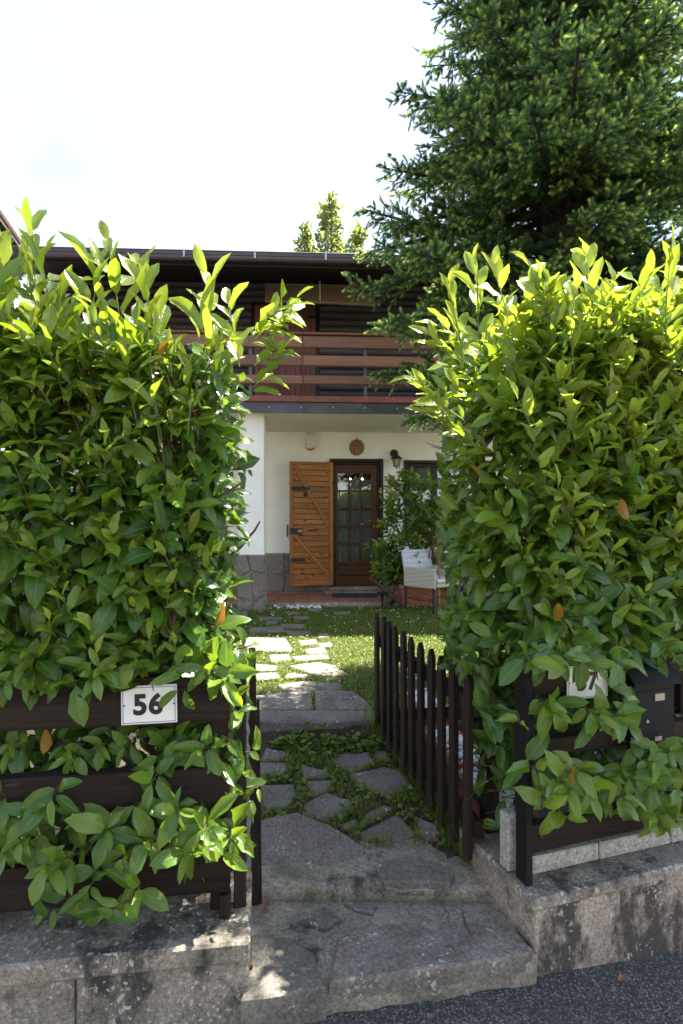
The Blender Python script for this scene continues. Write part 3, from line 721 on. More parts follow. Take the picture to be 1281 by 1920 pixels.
# ------------------------------------------------------------------ things on the house front
def hthing(name, px, py, v, label, cat):
    o = empty(name, hw(px, py, v), HA); return tag(o, label, cat)
s = hthing('alarm_siren', 583, 828, 0, 'cream alarm siren box with orange base on the porch wall', 'siren')
m = MB(); pr = [(-.085, .135), (.085, .135), (.088, .12), (.088, -.085), (.062, -.118), (0, -.130), (-.062, -.118), (-.088, -.085), (-.088, .12)]
def plate(poly, y0, y1, b=.006):
    m = MB().prism(poly, 0, y1, b); m.v = [(a, y0-c, bb) for a, bb, c in m.v]; return m
plate(pr, -.001, .07, .02).build('case', offwhite, s)
plate([(-.07, .10), (.07, .10), (.07, -.05), (0, -.075), (-.07, -.05)], -.071, .008).build('cover', offwhite, s)
plate([(-.078, -.100), (-.04, -.142), (0, -.150), (.04, -.142), (.078, -.100), (0, -.126)], -.004, .052).build('lens', orange, s)
plate([(-.012, -.055), (.012, -.055), (.012, -.062), (-.012, -.062)], -.080, .003, .001).build('keyhole', iron, s)
# clay mask: a face modelled on a domed disc, hair lobes round it
s = hthing('clay_mask', 669, 839, 0, 'round brown clay face mask above the front door', 'mask')
m = MB(); nr, na = 16, 44
for i in range(nr+1):
    for j in range(na):
        q = 2*PI*j/na; rr = i/nr
        R = .128*(1+.035*math.cos(11*q)+.02*math.sin(4*q)+.03*math.cos(2*q))*(1 if i < nr else 1.0)
        x, z = R*rr*math.sin(q), R*rr*math.cos(q)*1.05; y = .06*math.sqrt(max(0, 1-rr**2.2))
        y += .030*math.exp(-((x/.012)**2+((z-.0)/.030)**2)) - .018*math.exp(-(((abs(x)-.035)/.015)**2+((z-.025)/.010)**2)) + .014*math.exp(-(((abs(x)-.035)/.022)**2+((z-.045)/.008)**2))
        y -= .016*math.exp(-((x/.03)**2+((z+.050)/.006)**2)); y += .010*math.exp(-((x/.022)**2+((z+.062)/.007)**2)) + .012*math.exp(-(((abs(x)-.038)/.02)**2+((z+.02)/.018)**2))
        if rr > .68: y += .014*math.sin(rr*34)*math.cos(9*q)
        m.v.append((x, -y-.004 if i < nr else -.001, z))
for i in range(nr):
    for j in range(na): m.f.append((i*na+j, i*na+(j+1) % na, (i+1)*na+(j+1) % na, (i+1)*na+j))
m.build('face', maskm, s, True)
MB().tube([(0, -.005, .12), (0, -.012, .155), (0, -.006, .17)], .007, 6).build('hook', iron, s)
# wall lantern
s = hthing('wall_lantern', 741, 862, 0, 'black wall lantern with amber glass between door and window', 'lamp')
MB().lathe([(.062, 0), (.070, .012), (.045, .03)], n=18).build('wall_plate', iron, s, True, loc=(-.02, 0, .105), rot=(PI/2, 0, 0))
MB().tube([(-.02, -.02, .105), (-.015, -.10, .135), (-.005, -.155, .115), (0, -.165, .075)], [.022, .02, .018, .016], 8).build('bracket', iron, s, True)
MB().lathe([(.020, .075), (.030, .06), (.045, .05), (.105, 0), (.100, -.008), (.02, -.004)], (0, -.165, 0), 6).build('hood', iron, s)
MB().lathe([(.066, -.008), (.046, -.125)], (0, -.165, 0), 6).build('glass', lampglass, s)
for k in range(6):
    q = 2*PI*k/6; MB().tube([(.070*math.cos(q), -.165+.070*math.sin(q), -.006), (.049*math.cos(q), -.165+.049*math.sin(q), -.128)], .004, 4).build('glazing_bar', iron, s)
MB().lathe([(.054, -.124), (.05, -.136), (.012, -.142), (.012, -.165), (.004, -.175)], (0, -.165, 0), 8).build('base_cap', iron, s)
# small clay ornament on the wall behind the shrub
s = hthing('clay_ornament', 734, 901, 0, 'small reddish clay ornament on the wall below the lantern', 'ornament')
MB().lathe([(.02, -.07), (.045, -.05), (.05, -.01), (.035, .03), (.048, .05), (.03, .075), (.008, .085)], (0, -.055, 0), 12).build('pot_body', terracotta, s, True)
# bamboo blind hung under the eaves
bl = empty('bamboo_blind', hw(600, 552, -.95), HA); tag(bl, 'half-rolled bamboo blind hanging under the eaves above the balcony', 'blind')
bu0 = hp(497, 552, -.95)[0]-hp(600, 552, -.95)[0]; bu1 = hp(704, 552, -.95)[0]-hp(600, 552, -.95)[0]; bh = hp(600, 535, -.95)[1]-hp(600, 570, -.95)[1]
m = MB(); ns = 36
for i in range(ns):
    z = bh/2-.012-(bh-.05)*i/ns
    def sag(u, zz): return zz-.03*max(0, u/bu1)*((bh/2-zz)/bh)
    pts = [(u, random.uniform(-.003, .003), sag(u, z)) for u in np.linspace(bu0, bu1, 6)]
    m.tube(pts, .0042, 4)
tag(m.build('slats', bamboo, bl), kind='stuff')
m = MB(); m.tube([(u, -.012+.0*u, -bh/2+.02-.03*max(0, u/bu1)) for u in np.linspace(bu0, bu1, 8)], .028, 8); m.build('rolled_edge', bamboo, bl)
MB().tube([(bu0, 0, bh/2), (bu1, 0, bh/2)], .012, 6).build('head_rod', bamboo, bl)
for i in range(15):
    u = bu0+(bu1-bu0)*(i+.5)/15; MB().tube([(u, -.008, bh/2), (u, -.012, -bh/2+.05)], .0016, 4).build('string', drift, bl)
MB().tube([(0, -.02, bh/2+.05), (0.004, -.03, -bh/2-.01)], .008, 5).build('pull_cord', offwhite, bl)

# ------------------------------------------------------------------ porch and lawn things
dm = B('doormat', plain('mat_fibre', (.025, .025, .028), .95, .3, 60, .8), None, -.42, .30, -.20, .22, 0, .014, .004); dm.matrix_world = HM @ Matrix.Translation((hp(672, 1108, -.5)[0], -.48, FL+.001))
tag(dm, 'dark doormat on the terracotta porch floor before the door', 'doormat')
pc = onG(795, 1140); PX, PY = (800-CX)/F*8.62, 8.62
pl = empty('terracotta_planter', (PX, PY, gz(PY)-.005), .06); tag(pl, 'large terracotta trough with relief swags holding the porch shrub', 'planter')
def ring_box(m, prof, sx_, sy_, n=6):
    k = len(m.v); pts = []
    for ins, z in prof:
        a, b = sx_-ins, sy_-ins; r = .04
        ring = []
        for cx_, cy_, q0 in ((a-r, b-r, 0), (-a+r, b-r, PI/2), (-a+r, -b+r, PI), (a-r, -b+r, 3*PI/2)):
            for t in range(4): q = q0+PI/2*t/3; ring.append((cx_+r*math.cos(q), cy_+r*math.sin(q), z))
        pts.append(ring)
    nn_ = len(pts[0])
    for ring in pts: m.v += ring
    for i in range(len(pts)-1):
        for j in range(nn_): m.f.append((k+i*nn_+j, k+i*nn_+(j+1) % nn_, k+(i+1)*nn_+(j+1) % nn_, k+(i+1)*nn_+j))
    m.f.append(tuple(k+(len(pts)-1)*nn_+j for j in range(nn_))); return m
ring_box(MB(), [(.03, 0), (.02, .02), (.012, .10), (.008, .27), (.0, .275), (-.012, .285), (-.012, .325), (.0, .335), (.04, .335), (.05, .30)], .44, .22).build('tub', terracotta, pl)
m = MB()
for i in range(13):
    q = i/12; m.tube([(-.26+.52*q-.02, -.222, .16-.05*math.sin(PI*q)), (-.26+.52*q+.02, -.236, .165-.05*math.sin(PI*q))], [.022, .018], 6)
m.build('relief_swag', terracotta, pl, True)
for x in (-.32, .32): MB().lathe([(.03, 0), (.045, .012), (.02, .022)], n=12).build('relief_rosette', terracotta, pl, True, loc=(x, -.21, .18), rot=(PI/2, 0, 0))
B('soil', soil, pl, -.38, .38, -.17, .17, .28, .312, 0)
# woven armchair
C0 = onG(814, 1155); fv = Vector((.62, -.785)); ca = math.atan2(fv.y, fv.x)+PI/2      # chair front looks along local -y
def chair(name, base, ang, label):
    c = empty(name, (base.x, base.y, base.z), ang); tag(c, label, 'chair', 'woven garden chairs')
    W, D = .29, .27
    for sx_ in (-1, 1):
        for sy_ in (-1, 1):
            B('leg', iron, c, sx_*W-.018, sx_*W+.018, sy_*D-.018, sy_*D+.018, 0, .40, .004)
        B('arm', wm, c, sx_*W-.024, sx_*W+.024, -D-.03, D+.03, .345, .625, .014)
    B('seat', wm, c, -W+.036, W-.036, -D-.02, D, .36, .42, .01)
    B('cushion', cushionm, c, -W+.045, W-.045, -D-.03, D-.05, .421, .475, .022)
    bm = MB(); R = Matrix.Rotation(math.radians(-11), 4, 'X'); bm.obox(Matrix.Translation((0, D, .42)) @ R, -W-.01, W+.01, -.02, .02, -.05, .45, .016)
    bm.build('backrest', wmb, c); return c
# front-left corner leg of the near chair is at C0
R_ = Matrix.Rotation(ca, 3, 'Z'); base = C0-R_ @ Vector((-.29, -.27, 0)); base.z = gz(base.y)
chair('woven_armchair', base, ca, 'white woven armchair with black legs beside the terracotta planter')
b2 = base+Vector((.85, .25, 0)); b2.z = gz(b2.y)
chair('woven_armchair', b2, ca+PI*.75, 'second woven armchair mostly hidden behind the right hedge')
# bamboo torch
T0 = P(824, 1062, 8.0); t = empty('garden_torch', (T0.x, 8.0, gz(8.0))); tag(t, 'bamboo garden torch standing behind the woven armchair', 'torch')
zt_ = P(824, 1030, 8.0).z-gz(8.0)
MB().tube([(0, 0, 0), (0, 0, zt_)], .014, 8).build('stick', bamboo_z, t)
for k in range(8):
    q = 2*PI*k/8; MB().tube([(.012*math.cos(q), .012*math.sin(q), zt_-.04), (.026*math.cos(q), .026*math.sin(q), zt_+.18), (.034*math.cos(q), .034*math.sin(q), zt_+.31)], .007, 5).build('cane', bamboo_z, t)
MB().lathe([(.028, zt_+.20), (.030, zt_+.30), (.012, zt_+.305), (.012, zt_+.34)], n=10).build('oil_can', steel, t)
for z in (zt_+.02, zt_+.16): MB().lathe([(.030, z), (.033, z+.008), (.030, z+.016)], n=10).build('binding', drift, t)
# driftwood root
D0 = onG(735, 1141); d = empty('driftwood', (D0.x, D0.y, D0.z)); tag(d, 'gnarled brown driftwood root standing on the lawn near the porch', 'driftwood')
def dp(px, py, dy=0.0): p = P(px, py, D0.y+dy); return p-D0
main = [dp(692, 1083, -.05), dp(702, 1090, -.03), dp(712, 1097), dp(722, 1108), dp(732, 1118), dp(742, 1125), dp(748, 1131, -.05), dp(745, 1142, -.08)]
MB().tube(main, [.016, .028, .032, .036, .055, .038, .032, .022], 8).build('root', drift, d, True)
MB().tube([dp(733, 1118), dp(728, 1128, -.04), dp(720, 1138, -.05), dp(714, 1146, -.1)], [.05, .035, .026, .014], 8).build('root', drift, d, True)
MB().tube([dp(733, 1119), dp(735, 1108, .02), dp(737, 1104, .03)], [.045, .028, .022], 8).build('root', drift, d, True)
MB().tube([dp(735, 1119), dp(733, 1130, .1), dp(736, 1141, .14)], [.05, .05, .06], 8).build('root', drift, d, True)
L0 = onG(717, 1146); l = empty('garden_light', L0); tag(l, 'small dark flat-topped garden light stuck in the lawn by the driftwood', 'lamp')
hh = (1146-1111)/F*L0.y
MB().tube([(0, 0, -.02), (0, 0, hh*.7), (0, 0, hh*.93)], [.010, .018, .034], 8).build('spike', blackp, l)
MB().lathe([(.09, hh*.93), (.095, hh*.96), (.09, hh), (.02, hh+.004)], n=16).build('head', blackp, l)
# pebbles
ico = bmesh.new(); bmesh.ops.create_icosphere(ico, subdivisions=1, radius=1); ico.verts.index_update()
IV = np.array([v.co for v in ico.verts]); IF = np.array([[v.index for v in f.verts] for f in ico.faces]); ico.free()
def pebbles(name, pts, r0, r1, mat, parent=None):
    n = len(pts); rad = rng.uniform(r0, r1, n); V = IV[None]*(rad[:, None, None]*rng.uniform(.6, 1.15, (n, 1, 3)))
    V = V+rng.normal(0, .1, V.shape)*rad[:, None, None]; V += np.array(pts)[:, None]
    Q = (IF[None]+np.arange(n)[:, None, None]*len(IV)).reshape(-1, 3)
    return inst(name, npmesh(name, V.reshape(-1, 3), Q, [mat]), parent)
pts = []
for _ in range(260):
    px, py = random.uniform(500, 605), random.gauss(1137, 2.2)
    if py < 1131: continue
    p = onG(px, py, .012); pts.append((p.x, p.y, p.z+random.uniform(0, .03)))
tag(pebbles('white_pebbles', pts, .014, .03, white_stone), 'strip of white pebbles in the grass along the porch edge', 'pebbles', kind='stuff')
# terracotta-coloured troughs of white pebbles behind the gate
Gn, Gf = onZ(889, 1606, .10), onZ(716, 1386, .10)            # gate: near and far foot
gdir = Vector((Gn.x-Gf.x, Gn.y-Gf.y)).normalized(); gang = math.atan2(gdir.y, gdir.x)
for i, (px, py, z, lab) in enumerate(((792, 1312, .33, 'far end'), (842, 1392, .29, 'middle'), (905, 1468, .26, 'near end'))):
    c = onZ(px, py, z); c += Vector((.03, 0, 0))
    tr = empty('plant_trough', (c.x, c.y, gz(c.y)), gang); tag(tr, ('farthest', 'middle', 'nearest')[i]+' of three terracotta troughs of white pebbles behind the picket gate', 'planter', 'troughs behind the gate')
    h_ = z-gz(c.y)
    ring_box(MB(), [(.03, 0), (.02, .01), (.004, h_*.82), (-.008, h_*.83), (-.008, h_), (.012, h_), (.018, h_-.04)], .30, .105).build('tub', terracotta, tr)
    pp = [(random.uniform(-.27, .27), random.uniform(-.08, .08), h_-.022+random.uniform(-.006, .018)) for _ in range(150)]
    tag(pebbles('pebbles', pp, .014, .026, white_stone, tr), kind='stuff')

# ------------------------------------------------------------------ fences, gate, posts
def local_inv(o): return Matrix.LocRotScale(o.location, o.rotation_euler, None).inverted()
def ray_wall(px, py, W_, ang, off):
    """photograph pixel on a vertical plane parallel to a street wall, 'off' behind its front edge -> local x, z"""
    e = Vector((math.cos(ang), math.sin(ang))); n = Vector((-math.sin(ang), math.cos(ang))); o = Vector(W_)
    d = Vector(((px-CX)/F, 1)); tt = (off+o.dot(n))/d.dot(n); q = d*tt-o
    return q.dot(e), CAM_Z-(py-CY)/F*tt
fl = empty('timber_fence', (*LW, 0), LA); tag(fl, 'dark timber rail fence overgrown by laurel left of the gate', 'fence')
FOFF = .115
zl = lambda px, py: ray_wall(px, py, LW, LA, FOFF)[1]; xl = lambda px: ray_wall(px, 1500, LW, LA, FOFF)[0]
xe = xl(431)
def old_rail(parent, a, b, z0, z1, y0, y1, mat, seed):
    m = MB(); r = random.Random(seed); n = 22; ring = [(-.5, -.42), (-.42, -.5), (.42, -.5), (.5, -.42), (.5, .42), (.42, .5), (-.42, .5), (-.5, .42)]
    for i in range(n+1):
        x = -(b-a)/2+(b-a)*i/n; wz = (z1-z0)*(1+.03*mn.noise((x*3, seed, 0))); off = .006*mn.noise((x*2, seed, 5))
        for yy, zz in ring: m.v.append((x, yy*(y1-y0)+.003*mn.noise((x*9, yy*9, seed)), zz*wz+off))
    for i in range(n):
        for j in range(8): m.f.append((i*8+j, (i+1)*8+j, (i+1)*8+(j+1) % 8, i*8+(j+1) % 8))
    m.f.append(tuple(range(8))); m.f.append(tuple(range(n*8, n*8+8))[::-1])
    return m.build('rail', mat, parent, loc=((a+b)/2, (y0+y1)/2, (z0+z1)/2))
for k, (ya, yb) in enumerate(((1359, 1270), (1512, 1446), (1686, 1608))):
    old_rail(fl, -2.9, xe, zl(300, ya), zl(300, yb), FOFF, FOFF+.06, dark_wood, k)
Bc('post', dark_wood_z, fl, xe-.075, xe-.012, FOFF+.062, FOFF+.12, .179, zl(430, 1262), .004)
B('foot_block', dark_wood_z, fl, xl(411), xl(432), FOFF+.01, FOFF+.058, .179, zl(420, 1684), .004)
for x in (-1.0, -1.9): Bc('post', dark_wood_z, fl, x-.04, x+.04, FOFF+.062, FOFF+.13, .179, 1.1, .004)
g0 = onZ(451, 1697, .178); gp = empty('gate_post', (g0.x, g0.y, .178), LA); tag(gp, 'square dark timber gate post on the left wall coping', 'post')
hpost = .178; tz = P(451, 1262, g0.y).z-.178
Bc('shaft', dark_wood_z, gp, -.024, .022, -.02, .03, .001, tz, .004)
MB().lathe([(.006, 0), (.006, .004)], n=8).build('bolt', iron, gp, loc=(0, -.021, tz*.5), rot=(PI/2, 0, 0))
g1 = onZ(480, 1690, -.03); gq = empty('gate_upright', (g1.x, g1.y, -.03), LA); tag(gq, 'tall narrow dark upright with a strip of mesh left of the path', 'post')
tz1 = P(476, 1216, g1.y).z+.03
m = MB().box(-.017, .012, -.03, .03, 0.001, tz1, .004); m.v = [(x-.012*z, y, z) for x, y, z in m.v]; m.build('shaft', dark_wood_z, gq)
m = MB().box(.013, .026, -.02, .01, .001, tz1*.80, .003); m.v = [(x-.012*z, y, z) for x, y, z in m.v]; m.build('batten', dark_wood_z, gq)
m = MB(); 
for i in range(40):
    z = .05+.85*i/39; m.v += [(-.020-.006*math.sin(i*1.7)-.012*z, -.030, z), (-.034-.008*math.sin(i*2.3)-.012*z, -.036+.004*math.sin(i*1.1), z+.004)]
m.f = [(2*i, 2*i+1, 2*i+3, 2*i+2) for i in range(39)]; m.build('mesh_strip', meshm, gq)
# right fence
frn = empty('timber_fence', (*RW, 0), RA); tag(frn, 'dark timber rail fence overgrown by laurel right of the gate', 'fence')
RO = .10
zr = lambda px, py: ray_wall(px, py, RW, RA, RO)[1]; xr_ = lambda px, off=RO: ray_wall(px, 1500, RW, RA, off)[0]
xs0 = xr_(996)
for k, (ya, yb) in enumerate(((1600, 1549), (1424, 1391), (1302, 1243))):
    old_rail(frn, xs0, 3.5, zr(1003, ya), zr(1003, yb), RO, RO+.055, dark_wood, 10+k)
Bc('end_bar', blackp, frn, xr_(981), xr_(993), RO-.022, RO+.05, .172, zr(987, 1238), .002)
Bc('post', dark_wood_z, frn, xr_(995), xr_(1018), RO+.057, RO+.11, .172, zr(1003, 1243), .004)
for x in (.95, 2.0): Bc('post', dark_wood_z, frn, x-.03, x+.03, RO+.057, RO+.11, .246, 1.0, .004)
for y in (1270, 1410, 1570):
    MB().lathe([(.009, 0), (.009, .006), (.004, .009)], n=8).build('bolt', iron, frn, loc=(xs0+.045, RO-.001, zr(1003, y)), rot=(PI/2, 0, 0))
cp = onZ(965, 1640, .17); c_ = empty('concrete_post', (cp.x+.0, cp.y+.05, .17), RA); tag(c_, 'short grey concrete stub post beside the right fence end', 'post')
hz_ = P(962, 1533, cp.y).z-.17
m = MB(); m.box(-.034, .034, -.03, .035, .0005, hz_, .006); m.build('stub', blockm, c_)
# picket gate, standing open
gl = (Vector((Gn.x, Gn.y))-Vector((Gf.x, Gf.y))).length
gate = empty('picket_gate', (Gf.x, Gf.y, .10), gang); tag(gate, 'dark picket gate standing open along the right side of the path', 'gate')
toppx = [(720, 1149), (735, 1156), (750, 1165), (766, 1174), (783, 1183), (802, 1194), (820, 1204), (841, 1216), (862, 1229), (886, 1243), (905, 1256)]
npk = 11
ph = []
for i in range(npk):
    x = gl*i/(npk-1); wx = gate.location.x+math.cos(gang)*x; wy = gate.location.y+math.sin(gang)*x
    top = CAM_Z-(toppx[i][1]-CY)/F*wy; bot = .10+.018*random.uniform(-1, 1); ph.append(top)
    w2 = .031; h_ = top-.10; b_ = bot-.10
    m = MB()
    for y in (-.045, -.022):
        m.v += [(-w2, y, b_), (w2, y, b_), (w2, y, h_-.045), (0.004, y, h_), (-.004, y, h_), (-w2, y, h_-.045)]
    m.f = [(0, 1, 2, 3, 4, 5), (11, 10, 9, 8, 7, 6)]+[(j, 6+j, 6+(j+1) % 6, (j+1) % 6) for j in range(6)]
    o = m.build('picket', dark_wood_z, gate, loc=(x, 0, 0)); o.rotation_euler = (random.uniform(-.008, .008), random.uniform(-.012, .012), 0)
for zf_ in (.14, .68):
    Bc('gate_rail', dark_wood, gate, -.04, gl+.06, -.0215, .022, zf_-.03, zf_+.045, .004)
a_, b_ = Vector((.05, 0, .19)), Vector((gl-.05, 0, .64)); L = (b_-a_).length
o = MB().box(-L/2, L/2, -.018, .018, -.03, .03, .004).build('brace', dark_wood, gate, loc=(a_+b_)/2); o.rotation_euler = (0, -math.atan2(b_.z-a_.z, b_.x-a_.x), 0)
hg = Matrix.Translation((*RW, 0)) @ Matrix.Rotation(RA, 4, 'Z') @ Vector((.13, .50, .1695))
hp0 = empty('gate_post', hg, gang); tag(hp0, 'dark hinge post half hidden in the hedge at the near end of the picket gate', 'post')
Bc('shaft', dark_wood_z, hp0, -.035, .035, -.035, .035, 0.001, .86, .005)
for z in (.10, .62): B('hinge', iron, hp0, -.17, -.036, -.030, -.022, z, z+.03, .002)

# ------------------------------------------------------------------ number plates and mailbox
def text_mesh(txt, size, bold, mat, parent, loc, name):
    cu = bpy.data.curves.new(name, 'FONT'); cu.body = txt; cu.size = size; cu.extrude = .0006; cu.offset = bold; cu.align_x = 'CENTER'; cu.align_y = 'CENTER'; cu.resolution_u = 4; cu.space_character = 1.08
    tmp = bpy.data.objects.new('tmp', cu); COL.objects.link(tmp); dg = bpy.context.evaluated_depsgraph_get(); dg.update()
    me = bpy.data.meshes.new_from_object(tmp.evaluated_get(dg)); bpy.data.objects.remove(tmp); me.materials.clear(); me.materials.append(mat)
    return inst(name, me, parent, loc, (PI/2, 0, 0))
def number_plate(parent_frame, W_, ang, off, px0, py0, px1, py1, txt, label, tilt):
    a = ray_wall(px0, py0, W_, ang, off); b = ray_wall(px1, py1, W_, ang, off); wd, ht = b[0]-a[0], a[1]-b[1]
    M = Matrix.Translation((*W_, 0)) @ Matrix.Rotation(ang, 4, 'Z') @ Matrix.Translation(((a[0]+b[0])/2, off, (a[1]+b[1])/2)) @ Matrix.Rotation(tilt, 4, 'Y')
    s = bpy.data.objects.new('number_plate', None); link(s); s.matrix_world = M; tag(s, label, 'sign')
    B('plate', enamel, s, -wd/2, wd/2, 0, .006, -ht/2, ht/2, .003)
    e = .0055; t_ = .0022
    for x0, x1, z0, z1 in ((-wd/2+e, wd/2-e, ht/2-e-t_, ht/2-e), (-wd/2+e, wd/2-e, -ht/2+e, -ht/2+e+t_), (-wd/2+e, -wd/2+e+t_, -ht/2+e+t_, ht/2-e-t_), (wd/2-e-t_, wd/2-e, -ht/2+e+t_, ht/2-e-t_)):
        MB().box(x0, x1, -.0008, .001, z0, z1, 0).build('border_line', bluem, s)
    text_mesh(txt, ht*.72, .0038, inkm, s, (-.004, -.0009, -.002), 'digits')
    for x in (-1, 1): MB().lathe([(.0032, 0), (.0025, .002)], n=8).build('screw', iron, s, loc=(x*(wd/2-.011), -.0005, 0), rot=(PI/2, 0, 0))
    return s
number_plate(fl, LW, LA, FOFF-.010, 227, 1287, 332, 1355, '56', 'white enamel house number plate reading 56 on the left fence', math.radians(-.6))
number_plate(frn, RW, RA, RO-.010, 1064, 1250, 1140, 1305, '57', 'white enamel house number plate showing a 7 on the right fence', math.radians(0))
a = ray_wall(1191, 1285, RW, RA, RO-.04); b = ray_wall(1262, 1400, RW, RA, RO-.04)
mbx = empty('mailbox', (RW[0]+math.cos(RA)*(a[0]+b[0])/2-math.sin(RA)*(RO+.01), RW[1]+math.sin(RA)*(a[0]+b[0])/2+math.cos(RA)*(RO+.01), b[1]), RA); tag(mbx, 'black metal mailbox on the right fence half hidden by laurel', 'mailbox')
wd, ht = (b[0]-a[0])/2+.012, a[1]-b[1]
B('box', blackp, mbx, -wd, wd, -.05, -.012, 0, ht, .005)
m = MB(); m.add([(-wd-.012, -.075, ht-.005), (wd+.012, -.075, ht-.005), (wd+.012, -.0125, ht+.06), (-wd-.012, -.0125, ht+.06), (-wd-.012, -.075, ht+.008), (wd+.012, -.075, ht+.008), (wd+.012, -.0125, ht+.075), (-wd-.012, -.0125, ht+.075)], [(0, 3, 2, 1), (4, 5, 6, 7), (0, 1, 5, 4), (1, 2, 6, 5), (2, 3, 7, 6), (3, 0, 4, 7)]); m.build('lid', blackp, mbx)
dr = B('door', blackp, mbx, -wd+.008, wd-.008, -.0535, -.0505, .012, ht-.03, .001)
plab = plain('paper_label', (.42, .33, .24), .7, .1)
B('name_label', plab, dr, .0, .052, -.0555, -.054, ht-.075, ht-.045, 0); B('name_label', plab, dr, .0, .036, -.0555, -.054, .038, .056, 0)
MB().lathe([(.008, 0), (.007, .006)], n=10).build('lock', steel, dr, loc=(-.045, -.0536, ht*.45), rot=(PI/2, 0, 0))

# ------------------------------------------------------------------ litter on the step
tw = [onZ(868, 1712, -.004), onZ(872, 1732, 0), onZ(886, 1754, -.004)]
tag(MB().tube(tw, [.003, .005, .003], 5).build('fallen_twig', twigm, None, True), 'thin brown twig lying on the purple front slab', 'twig')
st = onZ(469, 1815, -.015); st = MB().lathe([(.006, -.007), (.0115, 0), (.006, .007)], n=8).build('snail', blackp, None, True, loc=st+Vector((0, 0, .004))); tag(st, 'tiny black snail on the front left slab', 'snail')
dl = MB(); n = 7
for i in range(n):
    t = i/(n-1); wv = math.sin(PI*min(1, t*1.02))**.8*.22+.01
    for sgn in (-1, 0, 1): dl.v.append((sgn*wv, t, .10*math.sin(t*3)+abs(sgn)*.09+.02*math.sin(7*t+sgn)))
for i in range(n-1):
    for j in range(2): k = i*3+j; dl.f.append((k, k+1, k+4, k+3))
dlm = dl.mesh('fallen_leaf', deadleaf, True)
for i, (px, py, z, w_) in enumerate(((503, 1694, -.02, 'on the landing beside the left upright'), (648, 1556, .06, 'between the stones in front of the wide flagstone'), (672, 1512, .08, 'beside the small flagstone mid path'), (766, 1521, .08, 'in the weeds left of the gate foot'),
        (884, 1618, .05, 'by the near foot of the gate'), (1060, 1628, .172, 'on the right wall coping'), (1172, 1836, -.18, 'on the asphalt below the right wall'), (620, 1424, .09, 'below the riser of the upper step'), (818, 1578, .07, 'at the right edge of the path'), (590, 1420, .10, 'in the grass left of the riser'))):
    p = onZ(px, py, z); s_ = random.uniform(.04, .06)
    if i == 6: p.z = roadz(p.x, p.y)+.008
    if 1 <= i <= 4 or i >= 7: p.z = gz(p.y)+.05
    o = inst('fallen_leaf', dlm, None, p, (random.uniform(-.2, .2), random.uniform(-.2, .2), random.uniform(0, 6)), (s_*1.3, s_, s_)); tag(o, 'brown dead leaf '+w_, 'leaf', 'fallen leaves')
# ------------------------------------------------------------------ laurel leaves
def leaf_shape(width, arch, fold, wave, twist, seed):
    """unit leaf along +y, 4 x 6 faces: stalk, broad blade widest past the middle, pointed tip"""
    r = np.random.default_rng(seed); ts = np.array([0, .10, .22, .42, .64, .84, 1.0]); V = []; UV = []
    for t in ts:
        if t < .05: wv = .012
        elif t < .15: wv = .05
        else: wv = max(.004, (math.sin(PI*t**1.12))**.72)
        wv *= width/2
        for j, s in enumerate((-1, -.5, 0, .5, 1)):
            x = s*wv; a = arch*t; y = t*math.cos(a*.5); z = -math.sin(a*.5)*t
            z += fold*abs(x)+wave*math.sin(9*t+2*s+seed)*abs(s)*wv*2.2
            x2 = x*math.cos(twist*t)-0*z; z2 = z+x*math.sin(twist*t)
            V.append((x2, y, z2)); UV.append((.5+s/2, t))
    Q = [(i*5+j, i*5+j+1, (i+1)*5+j+1, (i+1)*5+j) for i in range(6) for j in range(4)]
    return np.array(V), np.array(Q), np.array(UV)
SHAPES = [leaf_shape(w_, a, f, wv, tw_, i) for i, (w_, a, f, wv, tw_) in enumerate(((.40, .75, .35, .16, .1), (.36, .3, .45, .12, -.2), (.43, 1.1, .25, .2, .25), (.33, .15, .5, .10, 0), (.38, .9, .6, .26, -.35), (.31, .5, .8, .18, .3), (.45, .6, .15, .16, -.1), (.31, 1.5, .5, .28, .5)))]
TINTS = [.06, .2, .34, .48, .64, .82, .98]
VAR = {}
def variant(k, ti):
    if (k, ti) not in VAR:
        V, Q, UV = SHAPES[k]; VAR[k, ti] = npmesh('leaf', V, Q, [laurel], np.full(len(V), TINTS[ti]), UV)
    return VAR[k, ti]
